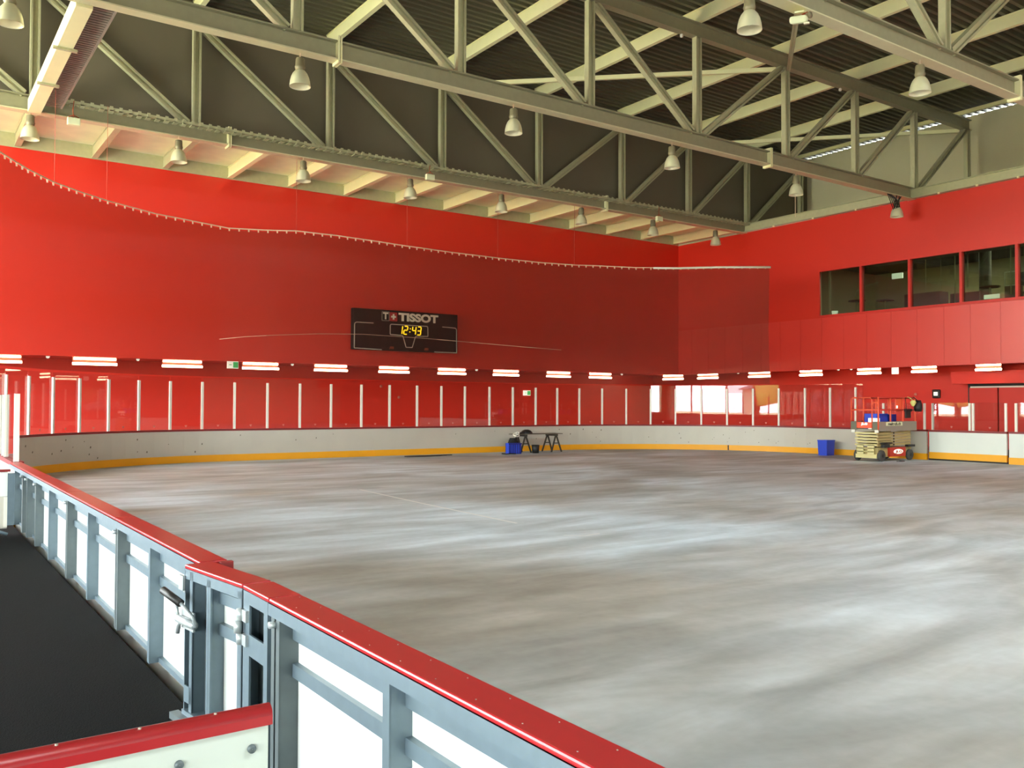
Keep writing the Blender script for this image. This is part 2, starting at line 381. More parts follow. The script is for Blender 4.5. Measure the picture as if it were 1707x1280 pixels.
# purlins
for i, u in enumerate(NODES[1:]):
    if u > 40:
        m = MB().ibeam((u, YB+0.2, DZ-0.09), (u, 30.8, DZ-0.09), (0, 0, 1), 0.17, 0.16, 0.02, 0.02); nm = 'small cream edge beam right beside the light grey end wall under the deck'
    else:
        m = MB().ibeam((u, YB+0.2, DZ-0.24), (u, 30.8, DZ-0.24), (0, 0, 1), 0.475, 0.17, 0.03, 0.12)
        nm = '%s cream roof beam counted from the light grey end wall, under the corrugated deck' % ordn(len(NODES[1:])-1-i)
    tag(m.build('roof_beam', PURLIN), nm, 'roof beam', 'cream beams under the roof deck')
# flat braces in the roof plane
for p, q, lb in (((17.9, 30.4, 14.82), (27.5, 21.5, 14.82), 'long pale brace bar crossing flat under the deck, left of the middle truss posts'),
                 ((31.9, 30.4, 14.82), (40.4, 21.6, 14.82), 'thin pale brace bar under the deck near the far right corner of the hall'),
                 ((27.5, 21.2, 14.7), (16.9, 12.7, 11.45), 'slanted paired brace between middle and nearest truss, beside the cream lamp box')):
    m = MB()
    if q[2] < 12:
        m.obox((p[0]-0.07, p[1], p[2]), (q[0]-0.07, q[1], q[2]), (1, 0, 0), 0.05, 0.1); m.obox((p[0]+0.07, p[1], p[2]), (q[0]+0.07, q[1], q[2]), (1, 0, 0), 0.05, 0.1)
        m.obox((p[0], p[1], p[2]), (q[0], q[1], q[2]), (0, 0, 1), 0.06, 0.1)
        tag(m.build('brace_bar', STEEL), lb, 'brace')
    else:
        m.obox(p, q, (0, 0, 1), 0.16, 0.12); tag(m.build('brace_bar', PURLIN), lb, 'brace')
# beam along the right wall top
t = thing('edge_beam', 'long grey steel beam lying along the top of the right red wall', 'beam', (35.9, 3, TOPZ))
MB().ibeam((35.88, YB+0.1, 11.16), (35.88, 30.4, 11.16), (0, 0, 1), 0.40, 0.24, 0.03, 0.04).build('beam', STEEL, t)
m = MB()
for y in (28.5, 26.2, 23.9, 20, 18.4, 16.8, 15.2): m.box(35.72, 35.78, y-0.04, y+0.04, 10.9, 10.97)
m.build('bolt', PURLIN, t)
# crossing beam at the left, between middle and far truss
t = thing('cross_beam', 'cream cross beam running from the middle truss down to the far truss at the left', 'beam', (3.34, 26, 10.95))
MB().box(3.15, 3.50, 21.55, 30.35, 10.86, 11.25).build('beam', PURLIN, t)
for y in (24.3, 27.3):
    MB().box(3.05, 3.60, y-0.05, y+0.05, 10.80, 10.86).build('strap', STEEL, t)
t = thing('cable_tray', 'wide perforated cable tray running beside the cream cross beam at upper left', 'cable tray', (3.8, 26, 11.1))
m = MB(); m.box(3.54, 3.57, 21.6, 30.2, 11.1, 11.2).box(4.02, 4.07, 21.6, 30.2, 11.08, 11.22); m.build('side_rail', LIFTG, t)
m = MB(); y = 21.7
while y < 30.1: m.box(3.56, 4.03, y, y+0.09, 11.1, 11.12); y += 0.15
m.build('rung', LIFTG, t)
MB().box(3.56, 4.03, 21.6, 30.2, 11.15, 11.17).build('cable_bed', WOODG, t)
t = thing('cable_tray', 'ladder cable tray with pale cables hung on the front of the far truss bottom chord', 'cable tray', (20, 30.1, 11.25))
m = MB(); m.box(3.9, 35.8, 30.02, 30.04, 11.27, 11.36).box(3.9, 35.8, 30.32, 30.34, 11.27, 11.36); m.build('side_rail', STEEL, t)
m = MB(); x = 4.0
while x < 35.7: m.box(x, x+0.14, 30.0, 30.34, 11.25, 11.28); m.box(x, x+0.1, 30.0, 30.02, 11.25, 11.40); x += 0.28
m.build('rung', STEEL, t)
m = MB()
for k, (yy, zz) in enumerate(((30.1, 11.32), (30.17, 11.33), (30.25, 11.32))): m.tube([(x_, yy, zz+0.015*math.sin(x_*1.7+k)) for x_ in [4+i*0.8 for i in range(40)]], 0.03, 6)
m.build('cable', STEEL, t)
# soffit joists between the left wall and the far truss
for i in range(-9, 15):
    u = 3.36+2.48*i
    m = MB(); m.ibeam((u, 30.75, 11.22), (u, W1-0.07, 11.22), (0, 0, 1), 0.44, 0.2, 0.04, 0.15)
    lb = '%s grey-cream joist under the soffit, counted from the right corner' % ordn(14-i)
    if i >= 0 or True: tag(m.build('soffit_joist', STEEL if i < 3 else PURLIN), lb, 'joist', 'joists under the cream soffit')

# ---------------------------------------------------------------- bell lamps
def make_bell():
    t = thing('bell_lamp', 'x', 'lamp', (0, 0, 0))
    MB().tube([(0, 0, 0), (0, 0, -0.06), (0.0, 0, -0.17)], 0.012, 6).tube([(-0.05, 0, -0.19), (0, 0, -0.08), (0.05, 0, -0.19)], 0.01, 6).build('hook', WIRE, t)
    MB().lathe((0, 0, 0), [(0.001, -0.17), (0.10, -0.17), (0.115, -0.20), (0.12, -0.36), (0.135, -0.40), (0.12, -0.46), (0.085, -0.50), (0.001, -0.5)], 20).build('housing', LAMPH, t)
    prof = [(0.085, -0.47), (0.13, -0.50), (0.185, -0.57), (0.225, -0.66), (0.25, -0.76), (0.262, -0.86), (0.268, -0.90)]
    MB().lathe((0, 0, 0), prof, 24).build('reflector', LAMPR, t)
    r = MB().lathe((0, 0, 0), [(r_-0.008, z) for r_, z in prof] + [(0.268, -0.90)], 24).build('reflector_lining', LAMPI, t)
    MB().lathe((0, 0, 0), [(0.001, -0.5), (0.04, -0.52), (0.055, -0.62), (0.055, -0.74), (0.03, -0.80), (0.001, -0.81)], 12).build('bulb', LAMPI, t)
    return t
BELL = make_bell(); first = True
def bell(x, y, z, label, group):
    global first
    o = BELL if first else copy_tree(BELL); first = False
    o.location = (x, y, z); o.rotation_euler = (random.uniform(-0.02, 0.02), random.uniform(-0.02, 0.02), random.random()*6)
    o['label'] = label; o['group'] = group
for i, u in enumerate((3.24, 7.61, 11.97, 16.34, 20.65, 24.96, 29.35, 33.65)):
    bell(u, 30.42, 10.96, 'bell-shaped hanging lamp, %s from the left in the far row before the cream soffit' % ordn(i), 'bell lamps under the far truss')
for i, u in enumerate((1.85, 8.29, 14.91, 21.47, 28.1, 34.85)):
    bell(u, 21.34, 10.95, 'bell-shaped hanging lamp, %s from the left in the row under the middle truss' % ordn(i), 'bell lamps under the middle truss')
for i, u in enumerate((14.91, 21.5)):
    bell(u, 12.5, 10.95, ('large bell-shaped lamp hanging at the top edge, left of the cream lamp box', 'bell-shaped lamp under the nearest truss, at the far right')[i], 'bell lamps under the nearest truss')
# small junction boxes / floodlights with orange cable
for x, y, z, lb in ((4.35, 29.85, 10.55, 'small beige floodlight box hanging on an orange cord at the upper left'),
                    (16.9, 29.85, 10.72, 'small beige floodlight box on orange cord between two far-row bell lamps near the middle'),
                    (29.2, 29.85, 10.62, 'small dark floodlight box on orange cord near the far right end of the far row')):
    t = thing('floodlight', lb, 'lamp', (x, y, z))
    MB().box(x-0.18, x+0.18, y-0.08, y+0.08, z, z+0.22).build('housing', SOFFIT, t, bevel=0.02)
    MB().tube([(x, y, z+0.22), (x-0.03, y, z+0.45), (x, y+0.0, 11.3)], 0.014, 6).tube([(x-0.15, y, z+0.24), (x, y, z+0.32), (x+0.15, y, z+0.24)], 0.014, 6).build('cord', ORANGE_MARK, t)
# long lamp box on nearest truss
t = thing('truss_lamp_box', 'elongated cream lamp box with orange wiring fixed under the nearest truss', 'lamp', (16.4, 12.3, 10.5))
m = MB().obox((16.15, 12.2, 10.5), (16.75, 12.6, 10.78), (0, 0, 1), 0.16, 0.36); m.build('housing', SOFFIT, t, bevel=0.05)
m = MB().obox((16.2, 12.2, 10.69), (16.85, 12.6, 10.98), (0, 0, 1), 0.03, 0.2); m.build('bracket', PURLIN, t)
m = MB().tube([(16.7, 12.5, 10.85), (16.82, 12.4, 10.95), (16.8, 12.35, 10.8), (16.9, 12.4, 10.92)], 0.02, 6); m.build('wiring', ORANGE_MARK, t)
MB().obox((16.25, 12.05, 10.40), (16.6, 12.3, 10.55), (0, 0, 1), 0.03, 0.12).build('lens', LAMPI, t)
MB().lathe((16.52, 12.16, 10.68), [(0.001, -0.02), (0.07, -0.02), (0.07, 0.02), (0.001, 0.02)], 12, 'y').build('knob', LAMPH, t)
for x, z, lb in ((21.72, 14.72, 'small round white sensor on the middle truss top chord, left one'), (30.6, 14.72, 'small round white sensor on the middle truss top chord, right one')):
    tag(MB().lathe((x, 21.12, z-0.15), [(0.001, -0.07), (0.05, -0.05), (0.07, 0), (0.05, 0.05), (0.001, 0.07)], 10).build('sensor', ALU), lb, 'sensor', 'round white sensors')
m = MB()
for k in range(5):
    m.tube([(34.6+0.1*k, 21.2, 10.95), (34.5-0.15*math.sin(k*2.0), 21.15, 10.6-0.05*k), (34.2+0.12*k, 21.1, 10.25+0.04*k), (34.05+0.14*k, 21.2, 10.75), (34.0+0.05*k, 21.25, 10.95)], 0.018, 6)
tag(m.build('cable_bundle', BLACK), 'dark loops of cable hanging under the right end of the middle truss', 'cable')
tag(MB().tube([(28.05, 21.34, 10.05), (28.05, 21.34, 9.2)], 0.01, 6).build('pull_cord', WIRE), 'thin pale cord hanging below the bell lamp near the right end of the middle truss', 'cord')

# ---------------------------------------------------------------- rink boards (far sides)
U0, U1, V1, RR = 1.57, 31.6, 31.0, 8.0
def curve_pts():
    P = []; N = []
    y = 15.05
    while y < V1-RR: P.append((U0, y)); N.append((-1, 0)); y += 1.0
    for k in range(0, 25):
        a = PI/2*k/24; P.append((U0+RR-RR*math.cos(a), V1-RR+RR*math.sin(a))); N.append((-math.cos(a), math.sin(a)))
    x = U0+RR+1
    while x < U1-RR-0.2: P.append((x, V1)); N.append((0, 1)); x += 1.5
    for k in range(0, 25):
        a = PI/2*k/24; P.append((U1-RR+RR*math.sin(a), V1-RR+RR*math.cos(a))); N.append((math.sin(a), math.cos(a)))
    y = V1-RR-1
    while y > 18.25: P.append((U1, y)); N.append((1, 0)); y -= 1.0
    P.append((U1, 18.22)); N.append((1, 0))
    return P, N
BP, BN = curve_pts()
RB = t = thing('rink_boards', 'long curved white rink boards with yellow kick strip around the far end', 'rink boards', (16, 31, 0))
MB().strip(BP, 0.0, 0.10, 0.235, 1.06, BN).build('board_panel', BOARDF, t)
MB().strip(BP, -0.012, 0.10, 0.0, 0.235, BN).build('kick_strip', YELLOW, t)
MB().strip(BP, -0.02, 0.14, 1.06, 1.125, BN).build('cap_rail', CAPD, t)
a = math.atan2(31.53-(U1-RR), 27.43-(V1-RR))
jx, jy = U1-RR+math.sin(a)*(RR-0.02), V1-RR+math.cos(a)*(RR-0.02)
MB().obox((jx, jy, 0.01), (jx, jy, 0.23), (math.sin(a), math.cos(a), 0), 0.02, 0.05).build('joint', BLACK, t)
m = MB()
for k in range(70):
    i = random.randrange(2, len(BP)-1); f = random.random()
    x = BP[i][0]*f+BP[i-1][0]*(1-f)+BN[i][0]*-0.002; y = BP[i][1]*f+BP[i-1][1]*(1-f)+BN[i][1]*-0.002; z = 0.3+random.random()*0.65
    s_ = 0.012+random.random()*0.02
    m.obox((x, y, z-s_), (x+0.01, y, z+s_), (BN[i][0], BN[i][1], 0), 0.006, s_*1.2)
m.build('puck_mark', WOODG, t)['kind'] = 'stuff'
# gate in the far side boards and the boards right of it
RG = t = thing('rink_gate', 'wide white gate in the far boards with a dark gap beneath, right of the lift', 'gate', (U1, 16.8, 0))
MB().box(U1, U1+0.1, 15.32, 18.12, 0.30, 1.05).build('board_panel', WHITEB, t)
MB().box(U1-0.012, U1+0.1, 15.32, 18.12, 0.06, 0.30).build('kick_strip', YELLOW, t)
MB().box(U1-0.02, U1+0.14, 15.32, 18.16, 1.05, 1.12).build('cap_rail', CAPD, t)
MB().box(U1+0.1, U1+0.16, 15.30, 18.2, 0, 0.5).build('gate_foot', BLACK, t)  # black backing gives the gap under the gate its shade
RR_ = t = thing('rink_boards', 'white rink boards right of the wide gate at the right edge', 'rink boards', (U1, 12, 0))
MB().box(U1, U1+0.1, 5, 15.24, 0.235, 1.06).build('board_panel', WHITEB, t)
MB().box(U1-0.03, U1+0.1, 5, 15.24, 0, 0.235).build('kick_strip', YELLOW, t)
MB().box(U1-0.02, U1+0.14, 5, 15.24, 1.06, 1.125).build('cap_rail', CAPD, t)

# glass posts, panes
POSTS = [(3.06,27.65),(3.77,28.51),(4.58,29.25),(5.50,29.89),(6.49,30.38),(7.55,30.74),(8.65,30.95),(9.77,31.0),(10.95,31.0),(12.17,31.0),(13.39,31.0),
 (14.63,31.0),(15.83,31.0),(17.05,31.0),(18.17,31.0),(19.29,31.0),(20.51,31.0),(21.71,31.0),(22.93,31.0),(24.10,30.98),(25.23,30.83),(26.31,30.53),(27.35,30.07),
 (28.30,29.48),(29.15,28.76),(29.92,27.91),(30.55,26.96),(31.05,25.92),(31.39,24.81),(31.58,23.61),(31.6,22.40),(31.6,21.22)]
NEARP = [(2.42, 26.6), (1.95, 25.5), (1.66, 24.3), (1.57, 23.1), (1.57, 21.9), (1.57, 20.7), (1.57, 19.5)]
ALLP = NEARP[::-1] + POSTS
tp = RB
def outn(x, y):
    if y < V1-RR: return Vector((-1, 0, 0)) if x < 10 else Vector((1, 0, 0))
    if x < U0+RR: return Vector((x-U0-RR, y-V1+RR, 0)).normalized()
    if x > U1-RR: return Vector((x-U1+RR, y-V1+RR, 0)).normalized()
    return Vector((0, 1, 0))
def post(x, y, z1, parent, wd=0.075):
    nn = outn(x, y); p = Vector((x, y, 0))+nn*0.05
    MB().obox(p+Vector((0, 0, 1.125)), p+Vector((0, 0, z1)), nn, 0.055, wd).build('glass_post', ALU, parent)
PANE_I = 0
def pane(a, b, z0, z1, rot=0.0, parent=None):
    nn = (outn(*a)+outn(*b)).normalized(); A = Vector((a[0], a[1], 0))+nn*0.085; B = Vector((b[0], b[1], 0))+nn*0.085
    d = (B-A).normalized(); A += d*0.012; B -= d*0.012
    if rot:
        c = (A+B)/2; R_ = Matrix.Rotation(rot, 3, 'Z'); A = c+R_ @ (A-c); B = c+R_ @ (B-c)
    t = MB().obox((A.x, A.y, (z0+z1)/2), (B.x, B.y, (z0+z1)/2), (0, 0, 1), z1-z0, 0.004).build('glass_pane', GLASS, parent or RB)
    M = (A+B)/2 - nn*0.006
    q = MB(); e = d*0.05
    q.add([tuple(M-e+Vector((0, 0, 1.27))), tuple(M+e+Vector((0, 0, 1.27))), tuple(M+Vector((0, 0, 1.19))),
           tuple(M-e-nn*0.002+Vector((0, 0, 1.27))), tuple(M+e-nn*0.002+Vector((0, 0, 1.27))), tuple(M-nn*0.002+Vector((0, 0, 1.19)))],
          [(0, 1, 2), (3, 5, 4), (0, 3, 4, 1), (1, 4, 5, 2), (2, 5, 3, 0)])
    q.build('sticker', STICK, t)
STICK = mat('pale_sticker', (200, 120, 105), 0.5, var=0)
for x, y in ALLP: post(x, y, 2.75, tp)
for a_, b_ in zip(ALLP[:-1], ALLP[1:]): pane(a_, b_, 1.125, 2.9)
pane(ALLP[-1], (31.6, 20.9), 1.125, 2.9)
LOWP = [(31.6, 20.0), (31.6, 18.32), (31.6, 18.0), (31.6, 16.62), (31.6, 16.50), (31.6, 15.36), (31.6, 15.02), (31.6, 13.8)]
for x, y in LOWP: post(x, y, 2.11, RB if y > 18.2 else (RG if y > 15.2 and y < 18.1 else RR_))
pane((31.6, 20.8), LOWP[0], 1.125, 2.13); pane(LOWP[0], LOWP[1], 1.125, 2.13)
pane(LOWP[2], LOWP[3], 1.125, 2.13, 0.15, RG)            # this pane stands a little askew and mirrors the daylight
pane(LOWP[4], LOWP[5], 1.125, 2.13, 0.0, RG); pane(LOWP[6], LOWP[7], 1.125, 2.13, 0.0, RR_)

# ---------------------------------------------------------------- safety net
RAIL = [(1.3, 19), (1.35, 22), (1.55, 24), (2.05, 25.45), (2.79, 26.82), (3.61, 28.04), (4.43, 28.86), (5.27, 29.6), (6.96, 30.7), (8.33, 31.2), (9.6, 31.45), (10.85, 31.3), (12.01, 31.15),
 (13.54, 31.1), (14.91, 31.15), (16.63, 31.2), (18.68, 31.29), (21.11, 31.36), (23.29, 31.25), (25.0, 30.95), (26.03, 30.6), (27.7, 29.83), (29.27, 28.68), (30.59, 27.39), (31.95, 25.7)]
RZ = 8.3
RZS = [8.3]*10 + [8.25, 8.3, 8.38, 8.38, 8.36, 8.32, 8.3, 8.3, 8.3, 8.31, 8.33, 8.3, 8.3, 8.3, 8.22]
t = thing('safety_net', 'fine dark see-through net hanging from a curved rail around the far end', 'net', (16, 31, 2.9))
railp = [(x, y, z) for (x, y), z in zip(RAIL, RZS)]
MB().tube(railp, 0.022, 8).build('rail', WIRE, t)
m = MB(); acc = 0
for i in range(len(railp)-1):
    a, b = Vector(railp[i]), Vector(railp[i+1]); L = (b-a).length; k = -acc
    while k+0.34 <= L:
        k += 0.34; p = a+(b-a)*(k/L); m.box(p.x-0.02, p.x+0.02, p.y-0.02, p.y+0.02, p.z-0.10, p.z-0.01)
    acc = L-k
h = m.build('glider', WIRE, t); h['kind'] = 'stuff'
m = MB(); vs = []; fs = []
sub = []
for i in range(len(railp)-1):
    a, b = Vector(railp[i]), Vector(railp[i+1])
    for k in range(4): sub.append(a+(b-a)*(k/4))
sub.append(Vector(railp[-1]))
for j, p in enumerate(sub): vs += [(p.x, p.y, p.z-0.06), (p.x+0.05*math.sin(j*1.1), p.y+0.05*math.cos(j*1.3), 5.5), (p.x, p.y, 2.95)]
for j in range(len(sub)-1):
    for r_ in (0, 1): fs.append((j*3+r_, j*3+r_+1, j*3+r_+4, j*3+r_+3))
m.add(vs, fs, True); m.build('netting', NET, t)
e = Vector(railp[-1]) ; m = MB().tube([(31.6, 26.2, 8.2), (31.72, 26.0, 6), (31.62, 26.1, 4.2), (31.7, 26.0, 2.95)], 0.012, 6); 
m = MB().tube([(9.3, 31.32, 4.27), (10.2, 31.32, 4.40), (11.2, 31.3, 4.50), (13, 31.3, 4.64), (14.8, 31.3, 4.71), (17.4, 31.3, 4.68), (20, 31.3, 4.60), (22.5, 31.25, 4.52), (24.3, 31.0, 4.45)], 0.01, 6); m.build('guy_wire', WIRE, t)
m = MB().tube([(28.3, 29.3, 8.27), (29.27, 28.68, 8.27), (30.59, 27.39, 8.27), (31.99, 25.66, 8.18)], 0.045, 8); m.build('rail_cover', ALU, t)
for (x, y) in ((3.61, 28.04), (5.27, 29.6), (12.01, 31.15), (16.63, 31.2), (21.11, 31.36), (25.0, 30.95)):
    MB().tube([(x, y, 8.3), (x, y, 11.44 if y > 31.0 else (11.08 if x < 4 else 11.25))], 0.006, 5).build('hanger_wire', WIRE2, t)

# ---------------------------------------------------------------- scoreboard
X0, Z0, BY = 16.08, 4.37, 35.0
t = thing('scoreboard', 'black score display board with clock reading 12:43 on the long red wall', 'scoreboard', (X0+2.62, BY, Z0))
MB().box(X0, X0+5.25, BY, W1-0.01, Z0, Z0+1.79).build('case', BLACKG, t, bevel=0.02)
def S(fx, fy): return (X0+5.25*fx, Z0+1.79*(1-fy))
def line(name, pts, r=0.017, m_=LINEM):
    q = MB()
    for (a, b) in zip(pts[:-1], pts[1:]):
        xa, za = S(*a); xb, zb = S(*b)
        q.obox((xa, BY-0.004, za), (xb, BY-0.004, zb), (0, 1, 0), 0.012, r*2)
    return q.build(name, m_, t)
line('marking', [(.183, .345), (.03, .345), (.018, .36), (.012, .39), (.010, .97), (.26, .985)])
line('marking', [(.842, .337), (.965, .345), (.982, .36), (.988, .39), (.990, .985), (.764, .985)])
line('clock_outline', [(.347, .346), (.69, .346), (.698, .37), (.70, .60), (.585, .61), (.577, .63), (.547, .90), (.488, .90), (.458, .63), (.450, .61), (.337, .60), (.337, .37), (.347, .346)])
q = MB(); x, z = S(.26, .265); x2, z2 = S(.326, .05)
for a, b in (((x, z), (x2, z)), ((x2, z), (x2, z2)), ((x2, z2), (x, z2)), ((x, z2), (x, z))): q.obox((a[0], BY-0.004, a[1]), (b[0], BY-0.004, b[1]), (0, 1, 0), 0.01, 0.012)
q.build('logo_frame', LINEM, t)
text('logo_letter', 'T', LETTER, t, ((x+x2)/2, BY-0.008, (z+z2)/2), (PI/2, 0, 0), 0.40, 0.004, 0.014)
x, z = S(.331, .268); x2, z2 = S(.402, .052)
MB().box(x, x2, BY-0.012, BY, z, z2).build('logo_square', SWISS, t)
cx, cz = (x+x2)/2, (z+z2)/2
MB().box(cx-0.12, cx+0.12, BY-0.018, BY-0.01, cz-0.038, cz+0.038).box(cx-0.038, cx+0.038, BY-0.0185, BY-0.01, cz-0.12, cz+0.12).build('logo_cross', LETTER, t)
x, z = S(.608, .152)
text('lettering', 'TISSOT', LETTER, t, (x, BY-0.008, z), (PI/2, 0, 0), 0.475, 0.004, 0.022, fit=(2.03, 0.37))
# seven segment digits, slanted
SEG = {'0': 'abcdef', '1': 'bc', '2': 'abged', '3': 'abgcd', '4': 'fgbc'}
def digit(ch, x, z, w_, h_):
    q = MB(); sl = 0.12*h_
    P = {'tl': (0, h_), 'tr': (w_, h_), 'ml': (0, h_/2), 'mr': (w_, h_/2), 'bl': (0, 0), 'br': (w_, 0)}
    E_ = {'a': ('tl', 'tr'), 'b': ('tr', 'mr'), 'c': ('mr', 'br'), 'd': ('bl', 'br'), 'e': ('ml', 'bl'), 'f': ('tl', 'ml'), 'g': ('ml', 'mr')}
    for s_ in SEG[ch]:
        a, b = P[E_[s_][0]], P[E_[s_][1]]
        A = Vector((x+a[0]+sl*a[1]/h_, BY-0.008, z+a[1])); B = Vector((x+b[0]+sl*b[1]/h_, BY-0.008, z+b[1])); d = (B-A).normalized()*0.012
        q.obox(A+d, B-d, (0, 1, 0), 0.012, 0.048)
    return q.build('digit', LED, t)
xl, zb = S(.437, .575); hD = 0.36; wD = 0.17
digit('1', xl-0.12, zb, wD, hD); digit('2', xl+0.14, zb, wD, hD); digit('4', xl+0.56, zb, wD, hD); digit('3', xl+0.82, zb, wD, hD)
MB().box(xl+0.43, xl+0.475, BY-0.014, BY, zb+0.09, zb+0.135).box(xl+0.455, xl+0.50, BY-0.014, BY, zb+0.23, zb+0.275).build('colon', LED, t)
for fx in (.35, .683):
    x, z = S(fx, .93); q = MB()
    for k in range(4): q.obox((x-0.09+0.06*k, BY-0.005, z-0.05), (x-0.04+0.045*k, BY-0.005, z+0.06), (0, 1, 0), 0.01, 0.022)
    q.build('emblem', ORANGE_MARK, t)

# ---------------------------------------------------------------- fluorescent lamps under the overhang
def make_fluo():
    t = thing('fluorescent_lamp', 'x', 'lamp', (0, 0, 0))
    MB().box(-0.8, 0.8, 0.03, 0.08, -0.32, 0.0).build('body', FIXD, t)
    MB().tube([(-0.76, 0, -0.065), (0.76, 0, -0.065)], 0.045, 10).build('tube', TUBE, t)
    MB().tube([(-0.80, 0, -0.265), (0.80, 0, -0.265)], 0.05, 10).build('tube', TUBE, t)
    return t
FLU = make_fluo(); ff = True
def fluo(x, y, rz, sc, label, group):
    global ff
    o = FLU if ff else copy_tree(FLU); ff = False
    o.location = (x, y, 3.80); o.rotation_euler = (0, 0, rz); o.scale = (sc, 1, 1); o['label'] = label; o['group'] = group
for i, u in enumerate((3.05, 6.36, 9.67, 12.95, 16.2, 19.4, 22.6, 25.86, 29.3, 32.25)):
    fluo(u, 37.6, 0, 1.0, 'glowing double-tube lamp, %s from the left under the long red wall' % ordn(i), 'tube lamps under the long red wall')
for i, (v, ln) in enumerate(((37.0, 1.62), (34.3, 1.5), (30.7, 1.4), (27.5, 1.3), (24.3, 1.2), (21.6, 1.15), (18.8, 1.05))):
    fluo(37.3, v, -PI/2, ln/1.6, 'glowing double-tube lamp, %s from the corner under the right red wall' % ordn(i), 'tube lamps under the right red wall')
# little round ceiling spots
for i, (x, y) in enumerate(((4.75, 37.9), (8.0, 37.9), (14.6, 38.2), (24.3, 38.0), (34.2, 38.0), (37.4, 32.2), (37.4, 26.0), (37.4, 25.3), (37.4, 17.2))):
    tag(MB().lathe((x, y, 3.78), [(0.001, -0.07), (0.05, -0.05), (0.07, 0), (0.07, 0.08)], 12).build('smoke_detector', GLOWW), '%s small round white ceiling fitting between the tube lamps, from the left' % ordn(i), 'ceiling fitting', 'small round ceiling fittings')
# exit signs
def exit_sign(x, y, z, w_, h_, face, label, green=True):
    t = thing('exit_sign', label, 'exit sign', (x, y, z))
    if face == 'y':
        MB().box(x-w_/2, x+w_/2, y, y+0.08, z, z+h_).build('case', GLOWW, t)
        if green: MB().box(x+w_*0.02, x+w_/2-0.01, y-0.006, y, z+0.03, z+h_-0.03).build('pictogram', GREEN, t)
        if green: MB().box(x-w_*0.35, x-w_*0.1, y-0.006, y, z+h_*0.45, z+h_*0.55).build('arrow', GREEN, t)
        MB().tube([(x, y+0.04, z+h_), (x, y+0.04, z+h_+0.1)], 0.012, 5).build('bracket', FIXD, t)
    else:
        MB().box(x, x+0.08, y-w_/2, y+w_/2, z, z+h_).build('case', GLOWW, t)
        if green: MB().box(x-0.006, x, y-w_/2+0.02, y, z+0.03, z+h_-0.03).build('pictogram', GREEN, t)
exit_sign(11.62, 37.2, 3.49, 0.46, 0.30, 'y', 'white and green exit sign left of a tube lamp under the long red wall')
exit_sign(28.87, 39.9, 2.52, 0.46, 0.28, 'y', 'green exit sign low on the wall seen through the glass right of the scoreboard')
exit_sign(37.3, 23.0, 3.46, 0.30, 0.36, 'x', 'small bright white exit sign between tube lamps under the right wall', False)
# clock / speaker box
t = thing('wall_clock', 'small black square clock box on the red wall above the lift', 'clock', (38.5, 21.75, 2.36))
MB().box(38.5, 38.6, 21.56, 21.94, 2.36, 2.76).build('case', BLACK, t, bevel=0.05)
MB().box(38.49, 38.5, 21.66, 21.84, 2.48, 2.64).build('face', GLOWW, t)
for (x, y, z, f, lb) in ((20.9, L1-0.03, 2.36, 'y', 'small round white alarm button behind the glass left of the green exit sign'),
                      (38.57, 22.75, 2.55, 'x', 'small round pale button on the red wall left of the black clock'),
                      (19.9, L1-0.03, 2.9, 'y', 'small pale wall plate behind the glass under the scoreboard right edge')):
    tag(MB().lathe((x, y, z), [(0.001, -0.02), (0.07, -0.02), (0.07, 0.02), (0.001, 0.02)], 12, f).build('alarm_button', STICK), lb, 'button')

# ---------------------------------------------------------------- sliding door in the right lower wall
t = thing('door_sliding', 'pair of tall red sliding door leaves hanging from a white rail at the far right', 'door', (L2-0.1, 18.6, 0))
MB().box(L2-0.12, L2-0.05, 19.02, 20.22, 0.02, 2.82).build('door_leaf', REDW2, t)
MB().box(L2-0.12, L2-0.05, 17.7, 18.96, 0.02, 2.82).build('door_leaf', REDW2, t)
MB().box(L2-0.03, L2-0.005, 17.6, 20.32, 0.0, 2.97).build('dark_door_gap', BLACK, t)  # flat black sheet stands for the shaded gaps around the leaves
MB().box(L2-0.16, L2-0.12, 17.75, 20.15, 2.80, 2.87).build('rail', ALU, t)
MB().box(L2-0.9, L2-0.01, 15.0, 20.6, 2.97, 3.5).build('header_box', REDW2, t)

# ---------------------------------------------------------------- restaurant behind the window band
mb = MB(); mb.box(W2+0.25, 45, 2, 29, 5.6, 6.0)
struct('floor_restaurant', mb, ROOMF)
mb = MB(); mb.box(44.7, 45, 2, 29, 6.0, 9.6).box(W2+0.25, 45, 28.7, 29, 6.0, 9.6).box(W2+0.25, 45, 2, 2.3, 6, 9.6)
struct('wall_restaurant', mb, ROOMW)
struct('ceiling_restaurant', MB().box(W2+0.25, 45, 2, 29, 9.3, 9.6), ROOMD)
MUL = [26.03, 23.83, 21.48, 19.22, 17.0, 14.7, 12.4]
t = thing('window_frame', 'red frame of the long window band high on the right wall', 'window frame', (W2, 19, WZ0)); t['kind'] = 'structure'; t.name = 'window_1'
for k in ('label', 'category'): pass
for i, y in enumerate(MUL[1:-1]): MB().box(W2-0.03, W2+0.2, y-0.055, y+0.055, WZ0, WZ1).build('mullion', FRAMER, t)
MB().box(W2-0.05, W2+0.22, WY0, WY1, WZ0-0.10, WZ0+0.01).build('window_sill', FRAMER, t)
for i in range(len(MUL)-1):
    MB().box(W2+0.10, W2+0.115, MUL[i+1]+0.055, MUL[i]-0.055, WZ0+0.01, WZ1).build('pane', GLASSW, t)
MB().box(W2+0.22, W2+0.3, 25.60, 25.68, WZ0, WZ1).build('inner_post', STEEL, t)
tag(MB().lathe((W2+0.5, 25.55, 6.30), [(0.001, 0), (0.12, 0), (0.15, 0.2), (0.13, 0.2), (0.001, 0.18)], 16).build('bucket', GLOWW), 'small white pot on the sill in the left corner of the window band', 'pot')
